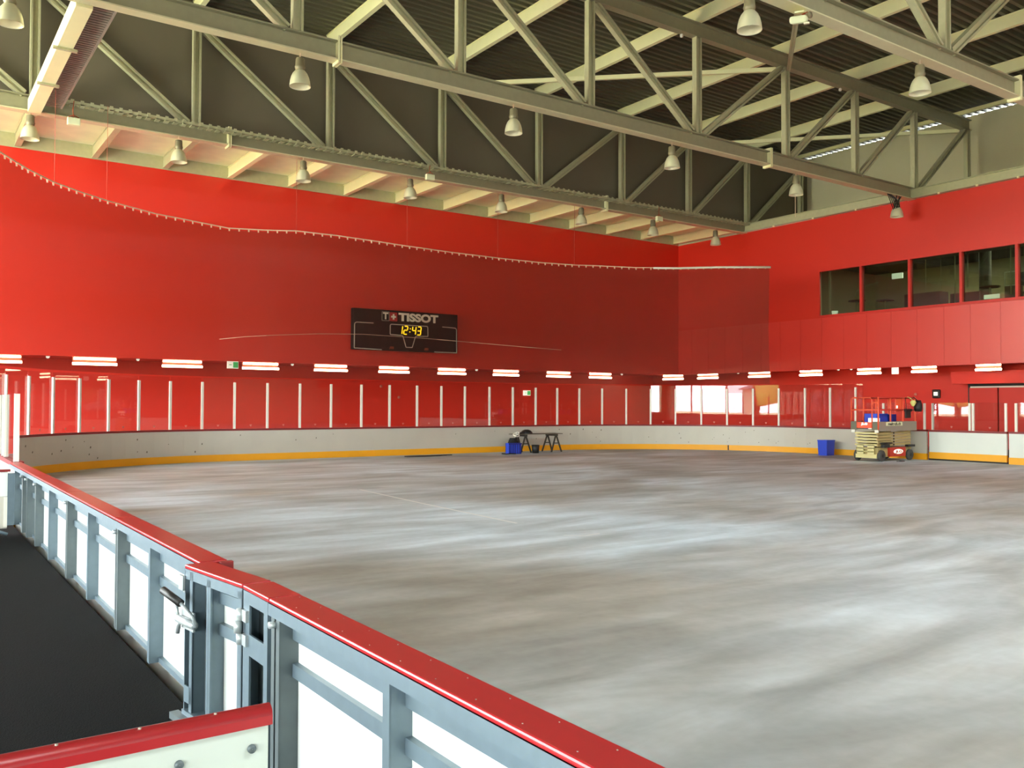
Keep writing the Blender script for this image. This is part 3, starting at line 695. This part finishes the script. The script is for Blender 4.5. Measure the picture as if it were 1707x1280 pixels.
for i, (x, y) in enumerate(((41.0, 23.0), (41.0, 18.5), (41.0, 14.0))):  # lamps added to brighten the dim room
    t = thing('added_room_lamp', '%s added flat ceiling lamp inside the restaurant, from the left' % ordn(i), 'lamp', (x, y, 9.2), 'added flat ceiling lamps in the restaurant')
    MB().box(x-0.6, x+0.6, y-0.6, y+0.6, 9.22, 9.3).build('housing', ALU, t)
    ld = bpy.data.lights.new('lamp_light', 'AREA'); ld.size = 1.1; ld.energy = 170; ld.color = (1.0, 0.93, 0.75)
    lo = bpy.data.objects.new('lamp_light', ld); COL.objects.link(lo); lo.parent = t; lo.location = (0, 0, 0.015)
exit_sign(39.5, 24.2, 8.15, 0.55, 0.26, 'x', 'lit white exit sign inside the second restaurant window', False)
tag(MB().box(38.2, 38.9, 12, 24.9, 8.75, 9.05).build('ventilation_duct', CONC), 'long dark duct under the restaurant ceiling', 'duct')
tag(MB().lathe((39.3, 19.9, 6.0), [(0.25, 0), (0.25, 3.3)], 20).build('column', CONC), 'round grey column inside the restaurant, fourth window', 'column')
for i, (x, y, s_) in enumerate(((38.2, 22.2, 1.7), (39.6, 20.9, 1.5))):
    tag(MB().box(x, x+0.7, y-s_/2, y+s_/2, 6.0, 7.15).build('counter', ROOMF), ('brown counter block inside the second and third restaurant window', 'brown counter block inside the restaurant before the column')[i], 'counter')
for i, (x, y) in enumerate(((37.3, 24.9), (38.2, 24.0), (40.4, 18.8), (37.3, 18.7))):
    t = thing('bistro_table', ('dark bistro table at the left end of the restaurant', 'second dark bistro table behind the first in the restaurant', 'dark bistro table deep inside the third restaurant window', 'dark bistro table with a white sheet in the fourth restaurant window')[i], 'table', (x, y, 6))
    MB().lathe((x, y, 0), [(0.001, 6.95), (0.4, 6.95), (0.4, 7.0), (0.001, 7.0)], 16).build('table_top', ROOMF, t)
    MB().tube([(x, y, 6.02), (x, y, 6.95)], 0.04, 8).build('leg', STEEL, t)
    MB().lathe((x, y, 0), [(0.3, 6.0), (0.28, 6.03), (0.001, 6.05)], 16).build('foot', BLACK, t)
t = thing('display_cabinet', 'pale framed glass display cabinet inside the fourth restaurant window', 'cabinet', (38.0, 18.1, 6.75))
MB().box(37.8, 38.3, 17.85, 18.35, 6.0, 7.0).build('stand', ROOMF, t)
m = MB()
for y in (17.85, 18.33):
    m.box(37.8, 37.83, y, y+0.03, 7.0, 7.6)
m.box(37.8, 37.83, 17.85, 18.36, 7.57, 7.6).box(37.8, 37.83, 17.85, 18.36, 7.0, 7.03); m.build('frame', ALU, t)
MB().box(37.95, 38.0, 17.88, 18.32, 7.03, 7.57).build('back_panel', ROOMW, t)
tag(MB().box(37.7, 38.1, 17.2, 17.7, 6.95, 7.5).build('monitor', BLACK), 'black box monitor at the right end of the fourth restaurant window', 'monitor')
tag(MB().box(37.0, 37.1, 18.2, 18.8, 6.45, 6.62).build('sign_sheet', GLOWW), 'white sheet lying on the table in the fourth restaurant window', 'sheet')
for i, (y, x) in enumerate(((22.95, 38.6), (22.7, 39.4), (21.3, 38.2), (21.1, 39.0), (20.2, 38.4), (17.9, 37.4), (17.45, 37.6), (20.0, 39.1))):
    tag(MB().tube([(x, y, 6.6 if i % 2 else 7.2), (x, y, 8.74 if x > 38.15 and x < 38.95 else 9.3)], 0.025, 6).build('hanging_rod', STEEL), '%s thin vertical rod hanging in the restaurant, from the left' % ordn(i), 'rod', 'rods hanging in the restaurant')

# ---------------------------------------------------------------- near boards (player side)
CZ = 1.12
def near_section(y0, y1, posts, label, capd=True):
    t = thing('rink_board_section', label, 'rink boards', (1.48, (y0+y1)/2, 0.28), 'near rink board sections')
    MB().box(1.40, 1.555, y0+0.004, y1-0.004, CZ-0.022, CZ).build('cap_rail', CAPR, t, bevel=0.008)
    MB().box(1.49, 1.56, y0, y1, 0.0, 1.085).build('board_panel', WHITEP, t)
    m = MB().box(1.40, 1.555, y0, y1, 1.085, 1.098).box(1.398, 1.408, y0, y1, 1.045, 1.098); m.build('top_angle', GALV, t)
    for z0, z1, nm in ((0.955, 1.015, 'upper_rail'), (0.79, 0.85, 'middle_rail'), (0.28, 0.34, 'bottom_rail')):
        MB().box(1.462, 1.492, y0+0.01, y1-0.01, z0, z1 if z0 > 0.3 else 0.315).build(nm, GALV, t)
    for y, kind in posts:
        m = MB()
        if kind == 'flat':
            m.box(1.405, 1.49, y-0.006, y+0.006, 0.28, 1.085).box(1.40, 1.406, y-0.006, y+0.045, 0.28, 1.085)
        else:
            m.box(1.405, 1.49, y-0.05, y-0.042, 0.28, 1.085).box(1.40, 1.406, y-0.05, y-0.01, 0.28, 1.085)
            m.box(1.405, 1.49, y+0.042, y+0.05, 0.28, 1.085).box(1.40, 1.406, y+0.01, y+0.05, 0.28, 1.085)
        m.build('frame_post', GALV if kind == 'flat' else GALVD, t)
        if kind != 'flat':
            MB().lathe((1.39, y+0.0, 1.02), [(0.001, -0.02), (0.016, -0.02), (0.016, 0.02), (0.001, 0.02)], 8, 'x').build('bolt', GALVL, t)
    m = MB(); y = y0+0.12
    while y < y1-0.05: m.lathe((1.525, y, CZ), [(0.001, 0.001), (0.0025, 0.001), (0.003, -0.002)], 8); m.lathe((1.435, y+0.05, CZ), [(0.001, 0.001), (0.0025, 0.001), (0.003, -0.002)], 8); y += 0.24
    m.build('cap_screw', LIFTG, t)
    return t
near_section(-1.2, 1.35, [(0.1, 'flat')], 'white rink board section nearest the camera, below the picture')
near_section(1.35, 3.93, [(1.40, 'pair'), (2.74, 'flat'), (3.84, 'pair')], 'nearest visible rink board section with white panels, right of the gate')
near_section(5.03, 7.35, [(5.09, 'pair'), (6.2, 'flat'), (7.28, 'pair')], 'rink board section just beyond the gate with the black handle')
near_section(7.35, 9.75, [(8.5, 'flat'), (9.68, 'pair')], 'second rink board section beyond the gate')
near_section(9.75, 12.15, [(10.9, 'flat'), (12.05, 'pair')], 'third rink board section beyond the gate')
near_section(12.15, 15.05, [(12.9, 'pair'), (13.4, 'pair'), (14.3, 'flat')], 'farthest near-side rink board section, at the left end by the bench door')
# base kick along the foot of the boards
# hinge jamb between gate and nearest section
t = thing('gate_jamb', 'galvanised hinge post with pockets between the gate and the nearest boards', 'gate post', (1.48, 4.1, 0.28))
MB().box(1.40, 1.555, 3.934, 4.29, CZ-0.022, CZ).build('cap_rail', CAPR, t, bevel=0.006)
m = MB().box(1.40, 1.41, 3.94, 4.28, 1.04, 1.098)
m.box(1.40, 1.41, 3.94, 3.99, 0.28, 1.04).box(1.40, 1.41, 4.19, 4.28, 0.28, 1.04).box(1.40, 1.41, 3.99, 4.19, 0.80, 0.90).box(1.40, 1.41, 3.99, 4.19, 0.28, 0.36)
m.box(1.41, 1.49, 3.94, 3.95, 0.28, 1.09).box(1.41, 1.49, 4.27, 4.28, 0.28, 1.09); m.build('frame', GALV, t)
MB().box(1.475, 1.485, 3.95, 4.27, 0.28, 1.09).build('back_plate', GALVD, t)
MB().box(1.49, 1.56, 3.93, 4.29, 0.0, 1.09).build('board_panel', WHITEP, t)
m = MB()
for z0, z1, xo in ((0.955, 1.01, 0), (0.895, 0.953, 0.012), (0.84, 0.893, 0)): m.lathe((1.385-xo, 4.275, 0), [(0.001, z0), (0.02, z0), (0.02, z1), (0.001, z1)], 12)
for z0, z1 in ((0.955, 1.01), (0.84, 0.893)): m.box(1.385, 1.40, 4.20, 4.275, z0, z1)
m.lathe((1.385, 4.275, 0), [(0.001, 0.34), (0.02, 0.34), (0.02, 0.42), (0.001, 0.42)], 12).box(1.385, 1.40, 4.2, 4.275, 0.34, 0.42)
m.build('hinge', GALVL, t)
# the gate, swung slightly towards the bench
g = thing('bench_gate', 'narrow galvanised gate with red cap and black latch handle, slightly ajar', 'gate', (1.40, 4.30, 0.28))
g.rotation_euler = (0, 0, math.radians(7))
GATE_END = 0.70
def gp(mb_, nm, m_, par=g, bev=0.0):
    me_o = mb_.build(nm, m_, None, None, (0, 0, 0), bev); me_o.parent = par; me_o.location = (0, 0, 0); return me_o
H = -0.28
gp(MB().box(0.0, 0.155, 0.005, 0.715, CZ-0.022+H, CZ+H), 'cap_rail', CAPR, bev=0.006)
gp(MB().box(0.085, 0.14, 0.01, 0.70, 0.03, 0.815), 'board_panel', WHITEP)
m = MB().box(0.0, 0.01, 0.0, 0.72, 0.765, 0.818)
m.box(0.0, 0.085, 0.0, 0.01, 0, 0.81).box(0.0, 0.01, 0.0, 0.05, 0, 0.8)                    # hinge stile
m.box(0.0, 0.085, 0.39, 0.40, 0, 0.81).box(0.0, 0.01, 0.37, 0.42, 0, 0.8)
m.box(0.0, 0.085, 0.70, 0.71, 0, 0.81).box(0.0, 0.01, 0.60, 0.64, 0, 0.81).box(0.0, 0.085, 0.60, 0.61, 0, 0.81)
m.box(0.055, 0.087, 0.0, 0.4, 0.51, 0.57).box(0.055, 0.087, 0.0, 0.4, 0.675, 0.735).box(-0.01, 0.085, 0.0, 0.71, 0.0, 0.06)
m.box(0.0, 0.008, 0.60, 0.70, 0.10, 0.19); gp(m, 'frame', GALV)
gp(MB().box(0.07, 0.08, 0.41, 0.70, 0.06, 0.80), 'latch_pocket', GALVD)
gp(MB().box(-0.05, 0.0, 0.0, 0.78, -0.005, 0.035), 'gate_foot', GALVD)
gp(MB().box(-0.012, -0.002, 0.56, 0.72, 0.50, 0.60).tube([(-0.03, 0.50, 0.55), (-0.03, 0.72, 0.55)], 0.022, 12).tube([(-0.03, 0.70, 0.56), (-0.03, 0.73, 0.47)], 0.013, 8).tube([(-0.03, 0.72, 0.55), (-0.03, 0.76, 0.64)], 0.010, 8), 'latch_body', GALVL)
lv = gp(MB().tube([(-0.035, 0.47, 0.55), (-0.05, 0.47, 0.60), (-0.08, 0.56, 0.665)], 0.010, 8), 'latch_lever', GALVL)
gr = gp(MB().tube([(-0.08, 0.56, 0.665), (-0.115, 0.72, 0.715)], 0.021, 12), 'handle_grip', BLACK, lv)
gp(MB().box(-0.015, -0.003, 0.70, 0.76, 0.70, 0.78), 'striker_plate', GALVL)
# bracket at the end of the far cap
tag(MB().box(1.50, 1.57, 4.975, 5.018, 1.02, 1.118).build('end_bracket', CAPD), 'small dark end bracket where the long cap rail stops at the gate', 'bracket')
# near divider board
t = thing('bench_divider', 'low white divider board with red rounded cap at the bottom left', 'divider board', (-0.6, 2.57, 0.28))
MB().box(-2.2, 0.915, 2.56, 2.60, 0.28, 1.065).build('board_panel', WHITED, t)
MB().tube([(-2.2, 2.58, 1.085), (0.925, 2.58, 1.085)], 0.029, 12).box(-2.2, 0.925, 2.551, 2.609, 1.058, 1.085).build('cap_rail', CAPR, t)
for k in range(8):
    x = 0.865-0.2*k*1.02
    MB().lathe((x, 2.553, 0.998), [(0.001, -0.004), (0.006, -0.004), (0.0125, -0.002), (0.0125, 0.006)], 12, 'y').build('bolt', GALVD, t)
    if k < 4: MB().lathe((x-0.1, 2.575, 1.114), [(0.001, 0.001), (0.004, 0.001), (0.005, -0.003)], 8).build('cap_screw', LIFTG, t)
# far divider / bench door at the left edge
t = thing('bench_divider', 'white bench door with red top edge standing at the left edge of the picture', 'divider board', (0.2, 13.3, 0.28))
MB().box(-2.5, 1.22, 13.3, 13.34, 0.78, 1.10).build('board_panel', WHITEB, t)
MB().box(-2.5, 1.22, 13.31, 13.34, 0.36, 0.775).build('lower_panel', BOARDF, t)
MB().box(-2.5, 1.25, 13.28, 13.36, 1.10, 1.13).build('cap_rail', CAPD, t)
MB().box(1.02, 1.07, 13.29, 13.31, 0.38, 0.77).box(1.18, 1.22, 13.29, 13.31, 0.38, 0.77).build('edge_strip', ALU, t)
MB().tube([(0.95, 13.1, 0.42), (1.2, 13.0, 0.32)], 0.02, 8).box(1.22, 1.30, 13.28, 13.34, 0.4, 1.08).build('latch_rod', GALV, t)
# near glass on the left boards
t = RB
for y in (15.1, 16.55, 16.9, 17.5, 18.7): MB().box(1.46, 1.53, y, y+0.07, 1.125, 2.14).build('glass_post', ALU, t)
for a, b in ((15.17, 16.55), (16.97, 17.5), (17.57, 18.7)): MB().box(1.49, 1.498, a, b, 1.125, 2.15).build('glass_pane', GLASS, RB)

# ---------------------------------------------------------------- scissor lift
lx0, lx1, ly0, ly1 = 28.80, 31.15, 18.38, 19.50
t = thing('scissor_lift', 'folded scissor lift with orange guard rails parked at the far side boards', 'scissor lift', ((lx0+lx1)/2, (ly0+ly1)/2, 0))
MB().box(lx0+0.12, lx1-0.12, ly0+0.12, ly1-0.12, 0.16, 0.50).build('chassis', LIFTB, t)
MB().box(lx0+0.06, lx0+0.12, ly0+0.14, ly1-0.14, 0.12, 0.26).build('end_bumper', LIFTY, t)
for x in (lx0+0.28, lx1-0.28):
    for y in (ly0+0.02, ly1-0.16):
        w_ = MB().lathe((x, y, 0.21), [(0.06, 0), (0.16, 0.0), (0.20, 0.03), (0.205, 0.07), (0.20, 0.11), (0.16, 0.14), (0.06, 0.14)], 24, 'y').build('wheel', TYRE, t)
        MB().lathe((x, y-0.01, 0.21), [(0.001, -0.005), (0.05, -0.005), (0.07, 0.01), (0.11, 0.012), (0.115, 0.05)], 16, 'y').build('hub', BLACK, w_)
MB().box(lx0+0.72, lx1-0.62, ly0+0.03, ly0+0.12, 0.17, 0.50).build('battery_door', LIFTR, t)
q = MB(); q.lathe((30.05, ly0+0.02, 0.345), [(0.001, -0.012), (0.13, -0.012), (0.14, -0.002), (0.14, 0.012)], 24, 'y')
lg = q.build('logo_oval', GLOWW, t); lg.scale = (2.1, 1, 0.62); lg.location = (0, 0, 0)
lg.location = (0, 0, 0)
# keep the oval centred after scaling
base = parent_loc(t); cxl = 30.05-base.x; lg.location = (cxl*(1-2.1), 0, 0.345*(1-0.62))
text('logo_text', 'JLG', LIFTR, t, (30.05, ly0-0.002, 0.345), (PI/2, 0, 0), 0.12, 0.003, 0.004, 2.2)
for k in range(5):
    z = 0.60+k*0.105
    m = MB()
    for y in (ly0+0.14, ly1-0.19): m.obox((lx0+0.1+0.03*(k % 2), y, z-0.02), (lx1-0.15, y, z+0.025), (0, 0, 1), 0.085, 0.05)
    m.build('scissor_arm', LIFTB, t)
    MB().box(lx0+0.05+0.04*(k % 2), lx0+0.10+0.04*(k % 2), ly0+0.12, ly1-0.12, z-0.03, z+0.03).build('cross_tube', LIFTY, t)
m = MB()
for k in range(5): m.lathe(((lx0+lx1)/2-0.1, ly0+0.10, 0.60+k*0.105), [(0.001, -0.02), (0.03, -0.02), (0.03, 0.0)], 10, 'y')
m.build('pivot_pin', BLACK, t)
m = MB()
for y in (ly0+0.22, ly1-0.48): m.box(lx0+0.02, lx0+0.06, y, y+0.26, 0.26, 0.62)
for z in (0.34, 0.46, 0.58): m.box(lx0+0.02, lx0+0.07, ly0+0.22, ly1-0.22, z, z+0.025)
m.build('ladder', LIFTY, t)
MB().box(lx0+0.30, lx0+0.68, ly0+0.0, ly0+0.13, 0.50, 0.62).tube([(lx0+0.2, ly0+0.05, 0.66), (lx0+0.85, ly0+0.03, 0.66)], 0.03, 8).build('hydraulic_unit', BLACK, t)
MB().box(lx1-0.5, lx1-0.05, ly0+0.0, ly0+0.13, 0.50, 0.58).build('mudguard', BLACK, t)
MB().box(lx0, lx1+0.05, ly0, ly1, 1.10, 1.17).build('platform_deck', LIFTG, t)
m = MB().box(lx0, lx1+0.05, ly0-0.01, ly0+0.01, 1.10, 1.44).box(lx0, lx1+0.05, ly1-0.01, ly1+0.01, 1.10, 1.44).box(lx1+0.03, lx1+0.05, ly0, ly1, 1.10, 1.44)
m.build('toe_board', LIFTG, t)
MB().box(lx0-0.01, lx0+0.01, ly0, ly0+0.28, 1.13, 1.44).build('toe_board_end', CONC, t); MB().box(lx0-0.01, lx0+0.01, ly1-0.25, ly1, 1.13, 1.44).build('toe_board_end', CONC, t)
MB().box(lx0-0.02, lx0, ly0+0.28, ly1-0.25, 1.20, 1.42).build('gate_plate', LIFTO, t)
text('gate_text', 'JLG', GLOWW, t, (lx0-0.024, (ly0+ly1)/2, 1.35), (PI/2, 0, -PI/2), 0.10, 0.002, 0.006, 1.6)
MB().box(lx0-0.015, lx0+0.03, ly0+0.02, ly0+0.16, 1.04, 1.14).box(lx0-0.015, lx0+0.03, ly1-0.16, ly1-0.02, 1.04, 1.14).build('corner_bracket', ALU, t)
MB().box(29.22, 30.25, ly0-0.02, ly0-0.01, 1.29, 1.42).build('name_plate', SOFFIT, t)
text('name_text', 'maltech.ch', BLACK, t, (29.74, ly0-0.024, 1.355), (PI/2, 0, 0), 0.15, 0.002, 0.004, 1.25)
def rail_frame(pts, m_, r=0.03, nm='guard_rail'): return MB().tube(pts, r, 8).build(nm, m_, t)
zt = 2.30
for x0_, x1_ in ((lx0+0.02, lx0+0.05),):
    pass
# end frame with gate
rail_frame([(lx0, ly1-0.02, 1.44), (lx0, ly1-0.02, 2.22), (lx0, ly1-0.06, zt), (lx0, ly1-0.24, zt)], LIFTO)
rail_frame([(lx0, ly1-0.25, 1.2), (lx0, ly1-0.25, zt), (lx0, ly0+0.33, zt), (lx0, ly0+0.27, 2.22), (lx0, ly0+0.27, 1.2)], LIFTO, 0.026, 'gate_frame')
rail_frame([(lx0, ly0+0.02, 1.15), (lx0, ly0+0.02, 2.32)], LIFTO)
rail_frame([(lx0, ly0+0.02, 2.12), (lx0, ly0+0.2, 2.14), (lx0, ly0+0.26, 2.0)], LIFTO)
rail_frame([(lx0, ly0+0.02, 1.86), (lx0, ly1-0.02, 1.86)], LIFTO)
for y, m_ in ((ly0+0.02, LIFTR), (ly1-0.02, LIFTR)):
    rail_frame([(lx0, y, zt), (lx1, y, zt)], m_); rail_frame([(lx0, y, 1.86), (lx1, y, 1.86)], m_)
    for x in (29.55, 30.35, lx1): rail_frame([(x, y, 1.2), (x, y, zt)], LIFTO)
rail_frame([(lx1, ly0+0.02, zt), (lx1, ly1-0.02, zt)], LIFTR); rail_frame([(lx1, ly0+0.02, 1.86), (lx1, ly1-0.02, 1.86)], LIFTR)
MB().box(29.95, 30.32, ly0+0.05, ly0+0.09, 1.80, 2.26).build('document_panel', LIFTO, t)
MB().box(29.97, 30.04, ly0+0.03, ly0+0.05, 1.92, 2.02).build('sticker', GLOWW, t)
tag(MB().box(29.25, 29.95, 18.75, 19.25, 1.172, 1.72).build('crate', BLUE), 'bright blue crate standing on the lift platform', 'crate')
tag(MB().box(30.0, 30.25, 18.6, 19.0, 1.172, 1.70).build('crate', BLUED), 'dark blue crate beside the bright one on the lift platform', 'crate')
tag(MB().box(28.95, 29.2, 18.60, 18.9, 1.172, 1.56).build('carton', GLOWW), 'small white box on the lift platform left of the blue crates', 'box')
# control box, helmet bag, dark jacket hung on the rail
t2 = thing('control_box', 'black control box hanging inside the lift rail at its right part', 'control box', (30.5, ly0-0.02, 1.5))
MB().box(30.38, 30.72, ly0-0.08, ly0-0.02, 1.56, 1.80).build('case', BLACK, t2, bevel=0.02)
MB().box(30.36, 30.74, ly0-0.1, ly0-0.02, 1.80, 1.90).build('lid', BLACK, t2)
MB().tube([(30.5, ly0-0.02, 1.9), (30.45, ly0-0.02, zt+0.02)], 0.012, 6).build('strap', BLACK, t2)
m = MB(); m.lathe((30.62, ly0-0.22, 2.12), [(0.001, 0.10), (0.07, 0.09), (0.11, 0.02), (0.07, -0.07), (0.03, -0.12), (0.001, -0.13)], 10)
m.tube([(30.60, ly0-0.2, 2.24), (30.62, ly0-0.02, 2.34), (30.62, ly0+0.02, 2.32)], 0.012, 6)
tag(m.build('plastic_bag', YELO), 'yellow and white plastic bag hung on the lift rail', 'bag')
m = MB(); m.lathe((30.98, ly0-0.20, 2.02), [(0.001, 0.2), (0.10, 0.2), (0.14, 0.05), (0.15, -0.10), (0.12, -0.22), (0.001, -0.22)], 10)
m.tube([(30.98, ly0-0.18, 2.2), (30.99, ly0-0.02, 2.34), (30.99, ly0+0.02, 2.32)], 0.014, 6)
tag(m.build('tool_bag', BLACK), 'dark tool bag hung at the right end of the lift rail', 'bag')
# floor cable below lift
tag(MB().tube([(29.6, 18.2, 0.012), (29.75, 18.12, 0.012), (29.95, 18.1, 0.012), (30.1, 18.2, 0.012), (30.0, 18.34, 0.012)], 0.014, 6).build('floor_cable', BLACK), 'short loop of black cable on the floor under the lift', 'cable')

# ---------------------------------------------------------------- blue bin, trestle table and tools
t = thing('blue_bin', 'upright blue plastic bin standing against the boards left of the lift', 'bin', (30.95, 22.1, 0))
vs = []
def taper(m_, x, y, z0, z1, a, b, k):
    for z, s_ in ((z0, k), (z1, 1.0)):
        m_.v += [(x-a*s_, y-b*s_, z), (x+a*s_, y-b*s_, z), (x+a*s_, y+b*s_, z), (x-a*s_, y+b*s_, z)]
    m_.f += [(0, 3, 2, 1), (4, 5, 6, 7), (0, 1, 5, 4), (1, 2, 6, 5), (2, 3, 7, 6), (3, 0, 4, 7)]; m_.smooth += [False]*6; return m_
taper(MB(), 30.95, 22.1, 0.0, 0.58, 0.26, 0.22, 0.9).build('body', BLUE, t)
MB().box(30.68, 31.22, 21.87, 22.33, 0.58, 0.62).build('lid', BLUE, t)
# trestles
def trestle(x, label):
    t = thing('trestle', label, 'trestle', (x, 30.1, 0), 'pair of dark trestles')
    MB().box(x-0.05, x+0.05, 29.75, 30.5, 0.68, 0.76).build('top_bar', WOODD, t)
    for y in (29.82, 30.42):
        for s_ in (-1, 1): MB().obox((x+s_*0.02, y, 0.70), (x+s_*0.27, y+(0.03 if y > 30 else -0.03), 0.0), (0, 1, 0), 0.06, 0.045).build('leg', WOODD, t)
        MB().box(x-0.15, x+0.15, y-0.015, y+0.015, 0.36, 0.40).build('spreader', WOODD, t)
    return t
trestle(21.5, 'left dark trestle carrying the plank, behind the blue crate')
trestle(23.1, 'right dark trestle carrying the plank, free-standing')
tag(MB().box(21.05, 23.45, 29.8, 30.4, 0.76, 0.79).build('table_plank', WOODG), 'grey-brown plank lying across the two trestles', 'plank')
m = MB(); m.lathe((21.75, 30.1, 0.79), [(0.26, 0), (0.25, 0.05), (0.18, 0.13), (0.08, 0.17), (0.001, 0.17)], 12); m.box(21.3, 21.7, 29.95, 30.2, 0.79, 0.85)
tag(m.build('tool_case', BLACK), 'dark tool case lying on the plank', 'tool case')
t = thing('crate', 'blue open crate on the floor at the left of the trestles', 'crate', (21.0, 29.85, 0))
q = MB(); x0_, x1_, y0_, y1_ = 20.42, 21.02, 29.45, 29.72
q.box(x0_, x1_, y0_, y1_, 0, 0.02)
for a, b, c, d in ((x0_, x1_, y0_, y0_+0.02), (x0_, x1_, y1_-0.02, y1_), (x0_, x0_+0.02, y0_, y1_), (x1_-0.02, x1_, y0_, y1_)): q.box(a, b, c, d, 0, 0.44)
q.build('body', BLUE, t)
m = MB()
for k in range(5): m.box(x0_+0.06+k*0.11, x0_+0.09+k*0.11, y0_-0.012, y0_, 0.03, 0.40)
m.box(x0_-0.02, x1_+0.02, y0_-0.02, y0_+0.01, 0.39, 0.43); m.build('rib', BLUED, t)
m = MB()
for k in range(4): m.tube([(20.72+0.24*math.cos(a_)*(1-0.12*k), 29.585+0.1*math.sin(a_), 0.465+0.05*k) for a_ in [i*2*PI/14 for i in range(15)]], 0.03, 6, False)
tag(m.build('cable_coil', BLACK), 'black coil of cable heaped on the blue crate', 'cable')
m = MB()
for k in range(2): m.tube([(20.86+0.14*math.cos(a_), 29.585+0.08*math.sin(a_), 0.76+0.06*math.sin(a_+k)+0.05*k) for a_ in [i*2*PI/12 for i in range(13)]], 0.022, 6, False)
tag(m.build('cable_coil', ALU), 'white coil of cable on top of the blue crate', 'cable')
tag(MB().lathe((21.78, 29.50, 0), [(0.001, 0.0), (0.14, 0.0), (0.17, 0.34), (0.16, 0.34), (0.12, 0.05)], 14).build('bucket', BLACK), 'black bucket on the floor in front of the left trestle', 'bucket')
tag(MB().tube([(20.25, 29.5, 0.02), (20.05, 29.42, 0.03), (20.1, 29.25, 0.02), (20.4, 29.3, 0.03), (20.6, 29.25, 0.02)], 0.025, 6).build('floor_cable', BLACK), 'dark cable end on the floor left of the blue crate', 'cable')
m = MB()
for k in range(3): m.tube([(15.9+0.3*i, 29.9-0.12*k+0.07*math.sin(i*1.3+k), 0.025) for i in range(8-k)], 0.022, 6)
tag(m.build('floor_hose', WOODD), 'dark hose lying along the floor before the kick strip below the scoreboard', 'hose')

# ---------------------------------------------------------------- outdoors beyond the open side (seen mirrored in the glass)
struct('ground_outside', MB().box(-140, OPX-0.3, -120, 120, -0.3, -0.02), GROUNDB)
struct('ground_grass', MB().box(-140, -32, -120, 120, -0.02, 0.3), GRASS)
t = thing('house', 'pale gabled house outside, mirrored in the corner glass screens', 'house', (-62, 2, 0.3))
MB().box(-70, -60, -7, 7, 0.3, 4.5).build('wall', HOUSE, t)
m = MB(); m.add([(-59.5, -8, 4.5), (-59.5, 8, 4.5), (-59.5, 0, 7.2), (-70, -8, 4.5), (-70, 8, 4.5), (-70, 0, 7.2)], [(0, 1, 2), (3, 5, 4), (0, 2, 5, 3), (1, 4, 5, 2), (0, 3, 4, 1)]); m.build('roof', ROOFM, t)
for i, (x, y, r_) in enumerate(((-48, 24, 4.5), (-55, 34, 5), (-50, -22, 5), (-58, -34, 6), (-46, 44, 5))):
    t = thing('tree', '%s round tree outside the open side of the hall' % ordn(i), 'tree', (x, y, 0.3), 'trees outside')
    MB().tube([(x, y, 0.3), (x, y, 3)], 0.25, 8).build('trunk', WOODD, t)
    MB().lathe((x, y, 1.8+r_*0.6), [(0.001, -r_*0.6), (r_*0.7, -r_*0.45), (r_, 0), (r_*0.75, r_*0.5), (r_*0.3, r_*0.72), (0.001, r_*0.75)], 14).build('crown', LEAF, t)
